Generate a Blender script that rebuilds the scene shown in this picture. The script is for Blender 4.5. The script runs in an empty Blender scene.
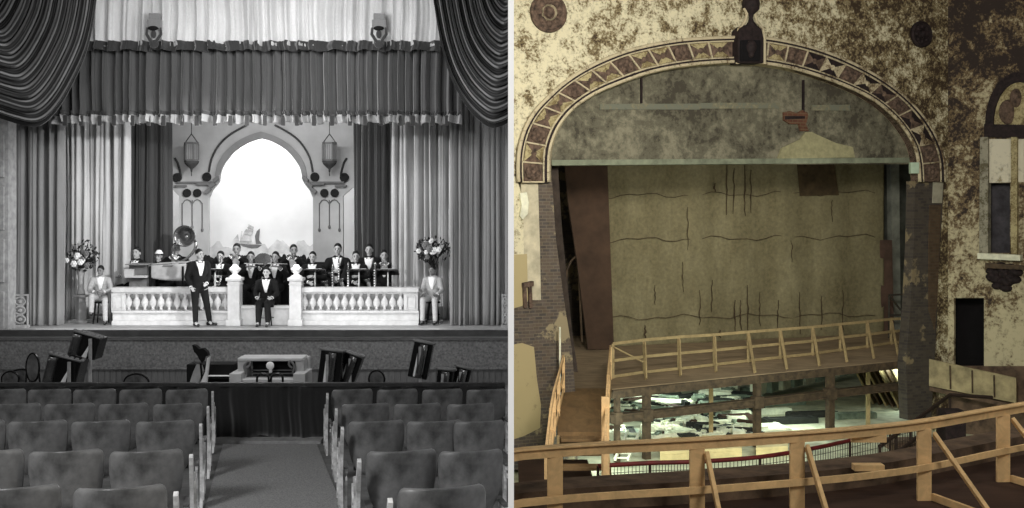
import bpy, bmesh, math, random
from mathutils import Vector, Matrix, Quaternion
from math import sin, cos, pi, sqrt, atan2, radians as R

F = 1100.0; V0 = 215.0; H = 9.5          # focal length in pixels, horizon row, eye height
SC = bpy.context.scene; COL = SC.collection
V = Vector
def P(u, v, Y): return V(((u-512)/F*Y, Y, H-(v-V0)/F*Y))
def X(u, Y): return (u-512)/F*Y
def Z(v, Y): return H-(v-V0)/F*Y
rnd = random.Random(7)

# ---------------------------------------------------------------- mesh builder
def frame(d, up=V((0,0,1))):
    d = d.normalized()
    if abs(d.dot(up)) > .98: up = V((0,1,0)) if abs(d.y) < .9 else V((1,0,0))
    s = d.cross(up).normalized(); u = s.cross(d).normalized()
    return s, u
class MB:
    def __init__(self): self.v=[]; self.f=[]; self.m=[]
    def add(self, vs, fs, mi=0):
        n=len(self.v); self.v += [V(p) for p in vs]
        for f in fs: self.f.append([i+n for i in f]); self.m.append(mi)
        return self
    def box(self, c, s, rz=0, M=None, mi=0):
        c=V(c); hx,hy,hz=s[0]/2,s[1]/2,s[2]/2
        M = M or Matrix.Rotation(rz,3,'Z')
        vs=[c+M@V((x*hx,y*hy,z*hz)) for x in(-1,1) for y in(-1,1) for z in(-1,1)]
        return self.add(vs,[(0,1,3,2),(4,6,7,5),(0,4,5,1),(2,3,7,6),(0,2,6,4),(1,5,7,3)],mi)
    def bar(self, a, b, w, h, up=(0,0,1), mi=0):
        a=V(a); b=V(b); s,u=frame(b-a,V(up))
        vs=[p+s*x*w/2+u*z*h/2 for p in(a,b) for x in(-1,1) for z in(-1,1)]
        return self.add(vs,[(0,1,3,2),(4,6,7,5),(0,4,5,1),(2,3,7,6),(0,2,6,4),(1,5,7,3)],mi)
    def tube(self, pts, r, n=10, mi=0, closed=False):
        pts=[V(p) for p in pts]; k=len(pts)
        if not hasattr(r,'__len__'): r=[r]*k
        vs=[]; pu=None
        for i,p in enumerate(pts):
            if closed: d=pts[(i+1)%k]-pts[i-1]
            else: d=pts[min(i+1,k-1)]-pts[max(i-1,0)]
            if d.length<1e-9: d=V((0,0,1))
            if pu is None: s,u=frame(d)
            else:
                dn=d.normalized(); u=pu-dn*pu.dot(dn)
                if u.length<1e-6: s,u=frame(d)
                else: u.normalize(); s=dn.cross(u)
            pu=u
            vs+=[p+s*cos(2*pi*j/n)*r[i]+u*sin(2*pi*j/n)*r[i] for j in range(n)]
        fs=[]
        for i in range(k if closed else k-1):
            a=i*n; b=((i+1)%k)*n
            for j in range(n): fs.append((a+j,a+(j+1)%n,b+(j+1)%n,b+j))
        if not closed: fs+=[tuple(range(n))[::-1],tuple((k-1)*n+j for j in range(n))]
        return self.add(vs,fs,mi)
    def cap(self, a, ra, b, rb, n=10):
        a=V(a); b=V(b); d=(b-a); L=d.length
        if L<1e-6: return self.ell(a,(ra,ra,ra))
        d/=L; pts=[];rr=[]
        for t in (-.98,-.8,-.5,-.2): pts.append(a+d*ra*t); rr.append(ra*sqrt(1-t*t))
        pts+= [a,b]; rr+=[ra,rb]
        for t in (.2,.5,.8,.98): pts.append(b+d*rb*t); rr.append(rb*sqrt(1-t*t))
        return self.tube(pts,rr,n)
    def ell(self, c, r, M=None, nu=14, nv=9, mi=0):
        c=V(c); vs=[];M=M or Matrix.Identity(3)
        for i in range(nv+1):
            t=pi*i/nv; t=min(max(t,.02),pi-.02)
            for j in range(nu):
                p=2*pi*j/nu; vs.append(c+M@V((r[0]*sin(t)*cos(p),r[1]*sin(t)*sin(p),r[2]*cos(t))))
        fs=[]
        for i in range(nv):
            for j in range(nu):
                fs.append((i*nu+j,(i+1)*nu+j,(i+1)*nu+(j+1)%nu,i*nu+(j+1)%nu))
        fs+=[tuple(range(nu)),tuple(nv*nu+j for j in range(nu))[::-1]]
        return self.add(vs,fs,mi)
    def lathe(self, prof, c=(0,0,0), n=16, axis=None, mi=0):
        c=V(c); M=Matrix.Identity(3)
        if axis is not None: M=V((0,0,1)).rotation_difference(V(axis)).to_matrix()
        k=len(prof); vs=[c+M@V((r*cos(2*pi*j/n),r*sin(2*pi*j/n),z)) for r,z in prof for j in range(n)]
        fs=[(i*n+j,i*n+(j+1)%n,(i+1)*n+(j+1)%n,(i+1)*n+j) for i in range(k-1) for j in range(n)]
        fs+=[tuple(range(n))[::-1],tuple((k-1)*n+j for j in range(n))]
        return self.add(vs,fs,mi)
    def prism(self, pts, ext, mi=0):
        pts=[V(p) for p in pts]; e=V(ext); n=len(pts)
        fs=[tuple(range(n)),tuple(range(2*n-1,n-1,-1))]+[(i,n+i,n+(i+1)%n,(i+1)%n) for i in range(n)]
        return self.add(pts+[p+e for p in pts],fs,mi)
    def strip(self, A, B, ext, mi=0):       # band between two curves with thickness
        A=[V(p) for p in A];B=[V(p) for p in B];e=V(ext);n=len(A)
        vs=A+B+[p+e for p in A]+[p+e for p in B]; fs=[]
        for i in range(n-1):
            fs+=[(i,i+1,n+i+1,n+i),(2*n+i,3*n+i,3*n+i+1,2*n+i+1),(i,2*n+i,2*n+i+1,i+1),(n+i,n+i+1,3*n+i+1,3*n+i)]
        fs+=[(0,n,3*n,2*n),(n-1,3*n-1,4*n-1,2*n-1)]
        return self.add(vs,fs,mi)
    def grid(self, fn, nu, nv, thick=0, mi=0):
        vs=[V(fn(i/nu,j/nv)) for j in range(nv+1) for i in range(nu+1)]
        w=nu+1; fs=[(j*w+i,j*w+i+1,(j+1)*w+i+1,(j+1)*w+i) for j in range(nv) for i in range(nu)]
        if thick:
            n=len(vs); t=V((0,thick,0)) if not isinstance(thick,Vector) else thick
            vs2=[p+t for p in vs]; fs2=[tuple(n+k for k in f[::-1]) for f in fs]
            b=[i for i in range(w)]+[j*w+nu for j in range(1,nv+1)]+[nv*w+i for i in range(nu-1,-1,-1)]+[j*w for j in range(nv-1,0,-1)]
            m=len(b); fs3=[(b[k],n+b[k],n+b[(k+1)%m],b[(k+1)%m]) for k in range(m)]
            vs+=vs2; fs+=fs2+fs3
        return self.add(vs,fs,mi)

def link(o, parent=None):
    COL.objects.link(o)
    if parent is not None: o.parent=parent
    return o
def root_loc(p):
    while p.parent is not None: p=p.parent
    return p.location if p.type=='EMPTY' else V((0,0,0))
def obj(name, mb, mats, parent=None, smooth=False, bevel=0, local=False, label=None):
    me=bpy.data.meshes.new(name)
    off = V((0,0,0)) if (parent is None or local) else root_loc(parent)
    me.from_pydata([p-off for p in mb.v],[],mb.f)
    if not isinstance(mats,(list,tuple)): mats=[mats]
    for m in mats: me.materials.append(m)
    me.polygons.foreach_set('material_index',mb.m)
    bm=bmesh.new(); bm.from_mesh(me)
    big=[f for f in bm.faces if len(f.verts)>4]
    bmesh.ops.recalc_face_normals(bm,faces=bm.faces)
    if big: bmesh.ops.triangulate(bm,faces=big,ngon_method='EAR_CLIP')
    bm.to_mesh(me); bm.free()
    o=bpy.data.objects.new(name,me); link(o,parent)
    if smooth: me.shade_smooth()
    if smooth=='auto':
        try: me.set_sharp_from_angle(angle=R(38))
        except Exception: pass
    if bevel:
        b=o.modifiers.new('bevel','BEVEL'); b.width=bevel; b.segments=2; b.limit_method='ANGLE'
    if label: o['label']=label
    return o
def thing(name, label, cat, loc=(0,0,0), rz=0, group=None):
    o=bpy.data.objects.new(name,None); COL.objects.link(o); o.empty_display_size=.1
    o.location=loc; o.rotation_euler=(0,0,rz); tag(o,label,cat,group); return o
def tag(o,label,cat,group=None,kind=None):
    o['label']=label; o['category']=cat
    if group: o['group']=group
    if kind: o['kind']=kind
    return o
def struct(name, mb, mats, parent=None, **k):
    o=obj(name,mb,mats,parent,**k)
    if parent is None: o['kind']='structure'
    return o
def dup(r, loc=None, rz=None, label=None, group=None, scale=None):
    def cp(o,par):
        c=o.copy(); COL.objects.link(c); c.parent=par
        for ch in [x for x in o.children]: cp(ch,c)
        return c
    c=cp(r,r.parent)
    if loc is not None: c.location=loc
    if rz is not None: c.rotation_euler=(0,0,rz)
    if label: c['label']=label
    if group: c['group']=group
    if scale: c.scale=(scale,)*3
    return c
def remesh(name, mb, mat, parent, voxel, smooth=3, factor=.5):
    me=bpy.data.meshes.new('tmp'); me.from_pydata(mb.v,[],mb.f)
    o=bpy.data.objects.new('tmp',me); COL.objects.link(o)
    m=o.modifiers.new('r','REMESH'); m.mode='VOXEL'; m.voxel_size=voxel
    s=o.modifiers.new('s','SMOOTH'); s.iterations=smooth; s.factor=factor
    dg=bpy.context.evaluated_depsgraph_get(); dg.update()
    nm=bpy.data.meshes.new_from_object(o.evaluated_get(dg))
    bpy.data.objects.remove(o); bpy.data.meshes.remove(me)
    nm.name=name; nm.materials.clear(); nm.materials.append(mat); nm.shade_smooth()
    ob=bpy.data.objects.new(name,nm); link(ob,parent); return ob
def catmull(pts, k=6):
    pts=[V((p[0],p[1],p[2] if len(p)>2 else 0)) for p in pts]; out=[]
    n=len(pts)
    for i in range(n-1):
        p0=pts[max(i-1,0)];p1=pts[i];p2=pts[i+1];p3=pts[min(i+2,n-1)]
        for j in range(k):
            t=j/k; out.append(.5*((2*p1)+(p2-p0)*t+(2*p0-5*p1+4*p2-p3)*t*t+(3*p1-p0-3*p2+p3)*t**3))
    out.append(pts[-1]); return out

# ---------------------------------------------------------------- materials
def srgb(c):
    if isinstance(c,(int,float)): c=(c,c,c)
    return tuple(((x/255)/12.92 if x/255<=.04045 else ((x/255+.055)/1.055)**2.4) for x in c)+(1,)
class NT:
    def __init__(self,name,rough=.8,metal=0,spec=.3):
        self.m=bpy.data.materials.new(name); self.m.use_nodes=True; self.t=self.m.node_tree
        self.b=self.t.nodes['Principled BSDF']; self.b.inputs['Roughness'].default_value=rough
        self.b.inputs['Metallic'].default_value=metal; self.b.inputs['Specular IOR Level'].default_value=spec
        self.tc=None
    def n(self,t,**k):
        x=self.t.nodes.new(t)
        for a,b in k.items(): setattr(x,a,b)
        return x
    def l(self,a,b): self.t.links.new(a,b)
    def co(self, scale=(1,1,1), off=(0,0,0)):
        if self.tc is None: self.tc=self.n('ShaderNodeTexCoord')
        mp=self.n('ShaderNodeMapping'); mp.inputs['Scale'].default_value=scale; mp.inputs['Location'].default_value=off
        self.l(self.tc.outputs['Object'],mp.inputs['Vector']); return mp.outputs[0]
    def noise(self,scale,detail=6,rough=.6,sc=(1,1,1),off=(0,0,0),dist=0):
        x=self.n('ShaderNodeTexNoise'); x.inputs['Scale'].default_value=scale; x.inputs['Detail'].default_value=detail
        x.inputs['Roughness'].default_value=rough; x.inputs['Distortion'].default_value=dist
        self.l(self.co(sc,off),x.inputs['Vector']); return x.outputs['Fac']
    def ramp(self,fac,stops):
        x=self.n('ShaderNodeValToRGB'); r=x.color_ramp
        while len(r.elements)<len(stops): r.elements.new(.5)
        for e,(p,c) in zip(r.elements,stops): e.position=p; e.color=srgb(c)
        self.l(fac,x.inputs[0]); return x.outputs[0]
    def mix(self,fac,a,b,mode='MIX'):
        x=self.n('ShaderNodeMix',data_type='RGBA',blend_type=mode)
        for s,vv in ((0,fac),(6,a),(7,b)):
            if hasattr(vv,'links'): self.l(vv,x.inputs[s])
            elif s==0: x.inputs[s].default_value=vv
            else: x.inputs[s].default_value=srgb(vv)
        return x.outputs[2]
    def bump(self,h,strength=.3,dist=.02):
        x=self.n('ShaderNodeBump'); x.inputs['Strength'].default_value=strength; x.inputs['Distance'].default_value=dist
        self.l(h,x.inputs['Height']); self.l(x.outputs[0],self.b.inputs['Normal'])
    def col(self,c):
        if hasattr(c,'links'): self.l(c,self.b.inputs['Base Color'])
        else: self.b.inputs['Base Color'].default_value=srgb(c)
        return self
def var(c,k):
    if isinstance(c,(int,float)): c=(c,c,c)
    return tuple(max(0,min(255,x*k)) for x in c)
def M(name,c,rough=.75,var_=.12,scale=4,metal=0,spec=.3,bump=.15,sc=(1,1,1),bd=.01):
    n=NT(name,rough,metal,spec); f=n.noise(scale,5,.6,sc)
    n.col(n.ramp(f,[(.3,var(c,1-var_)),(.7,var(c,1+var_))]))
    if bump: n.bump(f,bump,bd)
    return n.m
def cloth(name,c,rough=.9,sheen=.3,var_=.1,fine=60):
    n=NT(name,rough,0,.15); f=n.noise(3,4,.6,(1,1,.25)); g=n.noise(fine,2,.5)
    n.col(n.mix(.35,n.ramp(f,[(.3,var(c,1-var_)),(.7,var(c,1+var_))]),n.ramp(g,[(.3,var(c,.85)),(.7,var(c,1.12))])))
    n.b.inputs['Sheen Weight'].default_value=sheen; n.bump(g,.25,.004); return n.m
def peel(name, top, mid, dark, s=2.2, t1=.5, t2=.6, off=(0,0,0), rough=.85, streak=0, gx=0, x0=7, gz=0, z0=12):
    n=NT(name,rough,0,.2)
    a=n.noise(s,10,.72,off=off,dist=.4); b=n.noise(s*4.5,8,.7,off=off); c=n.noise(s*.35,3,.5,off=off)
    mx=n.n('ShaderNodeMath',operation='ADD'); 
    m1=n.n('ShaderNodeMath',operation='MULTIPLY'); n.l(a,m1.inputs[0]); m1.inputs[1].default_value=.46
    m2=n.n('ShaderNodeMath',operation='MULTIPLY'); n.l(c,m2.inputs[0]); m2.inputs[1].default_value=.2
    m3=n.n('ShaderNodeMath',operation='MULTIPLY_ADD'); n.l(b,m3.inputs[0]); m3.inputs[1].default_value=.34
    n.l(m1.outputs[0],mx.inputs[0]); n.l(m2.outputs[0],mx.inputs[1]); n.l(mx.outputs[0],m3.inputs[2]); fac=m3.outputs[0]
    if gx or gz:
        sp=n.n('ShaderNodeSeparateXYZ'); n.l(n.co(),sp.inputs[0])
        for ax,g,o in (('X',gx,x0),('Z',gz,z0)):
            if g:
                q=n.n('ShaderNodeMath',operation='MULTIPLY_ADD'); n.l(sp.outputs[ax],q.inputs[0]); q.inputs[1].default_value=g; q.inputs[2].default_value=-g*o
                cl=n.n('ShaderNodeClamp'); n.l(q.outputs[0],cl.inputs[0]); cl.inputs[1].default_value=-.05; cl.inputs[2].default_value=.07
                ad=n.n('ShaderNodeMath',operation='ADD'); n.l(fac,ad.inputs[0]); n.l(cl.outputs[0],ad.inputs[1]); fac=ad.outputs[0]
    col=n.ramp(fac,[(t1-.05,top),(t1+.0,var(top,.86)),(t1+.03,mid),(t2,mid),(t2+.04,dark)])
    if streak:
        st=n.noise(1.2,6,.6,(3.5,3.5,.3)); col=n.mix(n.ramp(st,[(.45,0),(.7,255*streak)]),col,dark)
    n.col(col); n.bump(fac,.6,.03); return n.m
def brickm(name,c1,c2,mortar,w=.22,h=.075,patch=None,t=.55):
    n=NT(name,.9,0,.15); tc=n.co(); sp=n.n('ShaderNodeSeparateXYZ'); n.l(tc,sp.inputs[0])
    ad=n.n('ShaderNodeMath',operation='ADD'); n.l(sp.outputs[0],ad.inputs[0]); n.l(sp.outputs[1],ad.inputs[1])
    cb=n.n('ShaderNodeCombineXYZ'); n.l(ad.outputs[0],cb.inputs[0]); n.l(sp.outputs[2],cb.inputs[1])
    b=n.n('ShaderNodeTexBrick'); n.l(cb.outputs[0],b.inputs['Vector'])
    b.inputs['Color1'].default_value=srgb(c1); b.inputs['Color2'].default_value=srgb(c2); b.inputs['Mortar'].default_value=srgb(mortar)
    b.inputs['Scale'].default_value=1; b.inputs['Brick Width'].default_value=w; b.inputs['Row Height'].default_value=h; b.inputs['Mortar Size'].default_value=.012
    col=n.mix(.45,b.outputs[0],n.ramp(n.noise(5,6),[(.3,var(c1,.6)),(.7,var(c2,1.2))]))
    if patch: col=n.mix(n.ramp(n.noise(.9,7,.65),[(t,0),(t+.04,255)]),col,patch)
    n.col(col); n.bump(b.outputs['Fac'],-.4,.01); return n.m
def wood(name,c,s=6,rough=.7,k=.25,sc=(1,1,1)):
    n=NT(name,rough,0,.25); f=n.noise(s,6,.65,sc,dist=1.2); g=n.noise(1.1,3)
    n.col(n.mix(.4,n.ramp(f,[(.3,var(c,1-k)),(.7,var(c,1+k*.6))]),n.ramp(g,[(.3,var(c,.82)),(.7,var(c,1.12))]))); n.bump(f,.2,.005); return n.m
def glow(name,c,e):
    n=NT(name); n.col(c); n.b.inputs['Emission Color'].default_value=srgb(c); n.b.inputs['Emission Strength'].default_value=e; return n.m

# ---------------------------------------------------------------- camera
cam=bpy.data.cameras.new('camera'); co=bpy.data.objects.new('camera',cam); COL.objects.link(co); SC.camera=co
co.location=(0,0,H); co.rotation_euler=(pi/2,0,0); cam.sensor_fit='HORIZONTAL'; cam.sensor_width=36
cam.lens=36*F/1024; cam.shift_y=-(254-V0)/1024; cam.clip_end=300
vs=SC.view_settings; vs.view_transform='Standard'; vs.look='None'; vs.gamma=1; vs.exposure=0; vs.use_curve_mapping=False
w=bpy.data.worlds.new('world'); SC.world=w; w.use_nodes=True
w.node_tree.nodes['Background'].inputs[0].default_value=(1,.98,.94,1); w.node_tree.nodes['Background'].inputs[1].default_value=.10
def area(loc,target,size,power,color=(1,1,1),sy=None,name='lamp',spread=None):
    l=bpy.data.lights.new(name,'AREA'); l.energy=power; l.size=size; l.color=color
    if sy: l.shape='RECTANGLE'; l.size_y=sy
    if spread: l.spread=R(spread)
    o=bpy.data.objects.new(name,l); COL.objects.link(o); o.location=loc
    o.rotation_euler=(V(target)-V(loc)).to_track_quat('-Z','Y').to_euler(); return o
def spot(loc,target,power,angle,blend=.5,color=(1,1,1),rad=.15,name='spotlight'):
    l=bpy.data.lights.new(name,'SPOT'); l.energy=power; l.spot_size=R(angle); l.spot_blend=blend; l.color=color; l.shadow_soft_size=rad
    o=bpy.data.objects.new(name,l); COL.objects.link(o); o.location=loc
    o.rotation_euler=(V(target)-V(loc)).to_track_quat('-Z','Y').to_euler(); return o
# ================================================================ LEFT HALL (seen in black and white)
g_white=M('white_paint',225,.6,.05); g_cream=M('pale_plaster',196,.8,.06,2); g_black=M('black_cloth',16,.9,.2); g_blackgloss=M('black_lacquer',20,.25,.2,spec=.5)
g_dark=cloth('dark_velvet',66,.85,.5); g_swag=cloth('swag_velvet',44,.85,.6); g_light=cloth('light_satin',186,.6,.3); g_mid=cloth('grey_satin',128,.7,.4)
g_val=cloth('valance_satin',84,.7,.5); g_vtop=cloth('upper_valance_cloth',210,.7,.4); g_fringe=cloth('fringe',172,.8,.3)
g_iron=M('cast_iron',205,.55,.25,9,metal=.2,bump=.4); g_seat=M('seat_veneer',90,.3,.5,3.5,spec=.4,bump=.2); g_seat2=M('seat_front',66,.6,.2)
g_carpet=M('carpet',150,.95,.22,60,bump=.5); g_floor=M('dark_floor',120,.8,.15,3); g_board=wood('stage_boards',165,5,.6,.2,(.4,3,1))
g_wall=M('speckled_wall',112,.9,.22,22,bump=.3); g_panel=wood('wainscot',108,8,.6,.25,(6,6,.5)); g_skin=M('skin',172,.6,.05); g_skin2=M('tan_skin',120,.6,.08)
g_hair=M('hair',22,.5,.2,40); g_shirt=M('white_shirt',240,.7,.03); g_suit=M('light_suit',168,.85,.08,20); g_trouser=M('pale_trousers',178,.85,.06,20)
g_brass=M('polished_brass',190,.22,.1,metal=.9,bump=0); g_leaf=M('leaves',40,.7,.4,12); g_flower=M('petals',225,.7,.1); g_stone=M('plaster_balustrade',196,.75,.06,6)
g_lamp=glow('lamp_glass',255,3.0); g_grey=M('grey_paint',110,.6,.1); g_sky=M('painted_sky',248,.9,.02,1.5,bump=0); g_ink=M('painted_line',70,.9,.2); g_ink2=M('painted_wash',222,.95,.12,3)
g_silver=M('silvered_bell',105,.25,.15,metal=.8,bump=0); g_tan=M('tan_cloth',176,.9,.06,10); g_frame=M('frame_plaster',160,.8,.12,8)
SZ=H-2.5                                   # stage level
YE=23.9
DFLOOR=lambda Y: H-(2.54+.084*(Y-6.8))     # raked auditorium floor
PITZ=H-3.7
# --- structure
m=MB(); m.add([(-12,4,DFLOOR(4)),(X(511,4)-.02,4,DFLOOR(4)),(-.05,16.35,DFLOOR(16.35)),(-12,16.35,DFLOOR(16.35)),(-12,4,3),(X(511,4)-.02,4,3),(-.05,16.35,3),(-12,16.35,3)],
 [(0,1,2,3),(7,6,5,4),(0,4,5,1),(1,5,6,2),(2,6,7,3),(3,7,4,0)])
struct('floor_auditorium',m,g_floor)
m=MB(); m.box((-6.02,20.15,PITZ-.15),(11.9,7.5,.3)); struct('floor_pit',m,g_floor)
m=MB(); m.box((-6.02,27.9,SZ-.1),(11.9,8,.2)); 
struct('floor_stage',m,g_board)
m=MB(); m.box((-6.02,YE-.02,SZ-.06),(11.9,.1,.12)); 
struct('trim_1',m,M('stage_nosing',64,.7,.15))
# stage front wall: upper rough plaster, rail, lower wainscot
m=MB(); m.box((-6.02,YE+.09,(SZ-.12+SZ-.82)/2),(11.9,.12,.7)); struct('wall_stage_front',m,g_wall)
m=MB()
m.box((-6.02,YE+.1,(SZ-.82+PITZ)/2),(11.9,.1,SZ-.82-PITZ))
for i in range(92): m.box((-11.9+i*.129,YE+.045,(SZ-.86+PITZ)/2),(.108,.02,SZ-.86-PITZ))
struct('wall_wainscot',m,g_panel)
m=MB(); m.box((-6.02,YE+.02,SZ-.83),(11.9,.06,.05)); struct('trim_2',m,g_wall)
m=MB(); m.box((-6.02,YE+.02,SZ-.19),(11.9,.06,.04)); struct('trim_3',m,g_grey)
m=MB(); m.box((-12.05,18,H),(.1,28,16)); struct('wall_left',m,g_frame)
m=MB(); m.box((-6.02,32.0,H+1),(12,.1,14)); struct('wall_back',m,g_grey)
# partition between the two halls
m=MB(); x0=X(511,6.2); x1=X(511,42)
m.add([(x0-.0165,6.2,0),(x0+.0165,6.2,0),(x1+.06,42,0),(x1-.06,42,0),(x0-.0165,6.2,20),(x0+.0165,6.2,20),(x1+.06,42,20),(x1-.06,42,20)],
 [(0,1,2,3),(7,6,5,4),(0,4,5,1),(1,5,6,2),(2,6,7,3),(3,7,4,0)])
struct('wall_partition',m,M('white_partition_paint',250,.6,.01,bump=0))
# proscenium strip at the left, with a scroll grille
m=MB(); m.box((X(3,24.3),24.3,H-.2),(px:=.42,.4,4.8))
for k in range(4): m.box((X(3,24.3),24.08,SZ+.35+k*1.15),(.26,.06,.95))
struct('trim_4',m,g_frame,bevel=.01)
# --- aisle carpet
m=MB(); ca=[]
for Y,u0,u1 in ((8.2,188,366),(10.6,213,339),(13,219,327),(15.7,223,317)):
    ca.append((Y,u0,u1))
m.grid(lambda s,t:(lambda Y:(X(ca[0][1],8.2)+ (X(223,15.7)-X(ca[0][1],8.2))*t+s*1.34,Y,DFLOOR(Y)+.018))(8.2+7.5*t),4,24,V((0,0,-.016)))
tag(obj('aisle_carpet',m,g_carpet),'grey carpet runner down the centre aisle between the seats','carpet')
# --- curtains
def fold(seed,n):
    r=random.Random(seed); ph=[r.uniform(0,6.28) for _ in range(6)]
    def f(x,z):   # x,z in 0..1 ; z=0 bottom
        p=2*pi*n*x+1.6*sin(2*pi*x*3+ph[0])+1.1*sin(2*pi*x*7.3+ph[1])+.25*sin(5*z+ph[2]+x*9)
        a=sin(p)+.38*sin(2.13*p+ph[3])+.22*sin(.37*p+ph[4]+z*1.5)+.16*sin(4.7*p+ph[5])
        return a*(.7+.45*sin(p*.21+ph[2])**2)
    return f
def curtain(name,label,u0,u1,v0,v1,Y,n,amp,mat,seed,gather=None,group=None,zb=None,ztb=None):
    f=fold(seed,n); zt=Z(v0,Y) if ztb is None else ztb; z0=Z(v1,Y) if zb is None else zb
    def fn(s,t):
        x=X(u0,Y)+(X(u1,Y)-X(u0,Y))*s
        return (x+.3*amp*f(s+.011,1-t),Y+amp*f(s,1-t)*(.75+.35*t),zt+(z0-zt)*t)
    m=MB(); m.grid(fn,int(n*16),16,.012)
    return tag(obj(name,m,mat,smooth=True),label,'curtain',group)
curtain('stage_curtain','pale pleated curtain hanging at the far left beside the swag',-8,62,90,325,24.95,9,.12,g_mid,1,zb=SZ+.01)
curtain('stage_curtain','bright satin curtain behind the left flower stand',56,128,90,321,26.2,8,.13,g_light,2,zb=SZ+.01)
curtain('stage_curtain','dark pleated curtain left of the painted arch, behind the piano',122,170,90,321,27.6,7,.14,g_dark,3,zb=SZ+.01)
curtain('stage_curtain','dark pleated curtain right of the painted arch',353,400,90,321,27.6,7,.14,g_dark,4,zb=SZ+.01)
curtain('stage_curtain','bright satin curtain behind the right flower bouquet',394,462,90,321,26.2,8,.13,g_light,5,zb=SZ+.01)
curtain('stage_curtain','pale pleated curtain hanging at the right by the partition',452,508,90,325,24.95,8,.12,g_mid,6,zb=SZ+.01)
# upper valance with scalloped dark border
def valance(label,u0,u1,v0,v1,Y,n,amp,mat,seed,bands):
    t=thing('valance',label,'valance',(X((u0+u1)/2,Y),Y,Z(v1,Y)))
    f=fold(seed,n)
    def surf(va,vb,dy,sc):
        def fn(s,tt):
            x=X(u0,Y)+(X(u1,Y)-X(u0,Y))*s
            e=sc*abs(sin(s*pi*n*.5+.3*sin(s*21)))
            z=Z(va,Y)+(Z(vb,Y)-Z(va,Y))*tt + (e*tt if sc else 0)
            return (x,Y-dy+amp*f(s,1-tt),z)
        m=MB(); m.grid(fn,int(n*14),8,.01); return m
    obj('drape',surf(v0,v1,0,0),mat,t,smooth=True)
    for nm,va,vb,mt,sc in bands:
        obj(nm,surf(va,vb,.035,sc),mt,t,smooth=True)
    return t
g_band=cloth('band_velvet',56,.85,.5)
valance('pale gathered upper valance across the top with dark scalloped border',84,440,-12,46,23.45,24,.10,g_vtop,11,[('border',41,52,g_band,.05)])
valance('grey pleated lower valance above the stage with pale tasselled fringe',56,462,46,116,23.8,40,.17,g_val,12,[('heading',111,116,g_band,0),('fringe',115,125,g_fringe,.06)])
def tassels():
    pass
# dark blocks put in for the dark gaps between pale fringe tabs
par=[o for o in COL.objects if o.name.startswith('valance')][-1]
for i in range(24):
    u=66+i*16.6+rnd.uniform(-2,2); m=MB()
    m.box(P(u,120.5,23.62),(.085,.05,.22)); obj('tassel',m,g_band,par,bevel=.01)
# swags
def swag(side):
    e=[(97,-14),(93,18),(86,48),(74,76),(60,101),(46,117),(33,122),(14,118),(-16,108)]
    if side>0: e=[(358-0+ (0),-14)]; e=[(432,-14),(437,18),(443,48),(452,76),(466,101),(481,117),(492,123),(502,121),(509.5,117)]
    c=catmull(e,8); cx=(-25,-30) if side<0 else (509.5,-30); Y=22.9
    ph=rnd.uniform(0,6)
    t=thing('swag_curtain','dark velvet swag drape gathered in the upper %s corner%s'%(('left','') if side<0 else ('right',' of the proscenium')),'curtain',P(cx[0]+(60 if side<0 else -60),110,Y))
    def fn(s,q):
        k=s*(len(c)-1); i=min(int(k),len(c)-2); p=c[i].lerp(c[i+1],k-i)
        a=.05+.95*q
        u=cx[0]+(p.x-cx[0])*a; v=cx[1]+(p.y-cx[1])*a
        if side>0: u=min(u,509.5)
        d=.09*sin(q*2*pi*10+ph+1.2*sin(s*2))+.05*sin(q*2*pi*23+s*3)+.03*sin(q*61+s*2)
        return P(u,v,Y-d*1.9-.25*sin(pi*q)*s)
    m=MB(); m.grid(fn,40,150,.02); obj('drape',m,g_swag,t,smooth=True)
    m=MB(); pts=[P(min(p.x,509.5),p.y,Y-.02) for p in c]; 
    for i in range(len(pts)-1):
        a,b=pts[i],pts[i+1]; m.add([a,b,b+V((0,0,-.10)),a+V((0,0,-.10)),a+V((0,.03,0)),b+V((0,.03,0)),b+V((0,.03,-.1)),a+V((0,.03,-.1))],[(0,1,2,3),(7,6,5,4),(3,2,6,7),(0,4,5,1)])
    obj('fringe',m,g_swag,t)
swag(-1); swag(1)
# hanging crests on the upper valance
def crest(u,lab):
    Y=23.1; t=thing('valance_crest',lab,'ornament',P(u,48,Y),group=None)
    m=MB(); c=P(u,24,Y); m.box(c+V((0,.05,0)),(.3,.1,.2)); m.box(c+V((0,.03,.16)),(.24,.06,.14)); obj('bracket',m,g_mid,t,bevel=.02)
    m=MB()
    for s in(-1,1): m.tube([c+V((s*.14,0,-.08)),c+V((s*.15,-.02,-.22)),c+V((s*.06,-.03,-.36)),c+V((0,0,-.46))],[.03,.035,.035,.02],8)
    m.ell(c+V((0,-.03,-.22)),(.06,.05,.09)); m.ell(c+V((0,0,-.42)),(.1,.05,.09)); obj('scrolls',m,g_band,t,smooth=True)
    m=MB(); m.ell(c+V((0,-.06,-.1)),(.11,.05,.05)); obj('shell',m,g_black,t,smooth=True)
crest(154,'small dark scrolled crest hanging on the left of the upper valance')
crest(379,'small dark scrolled crest hanging on the right of the upper valance')

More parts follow.
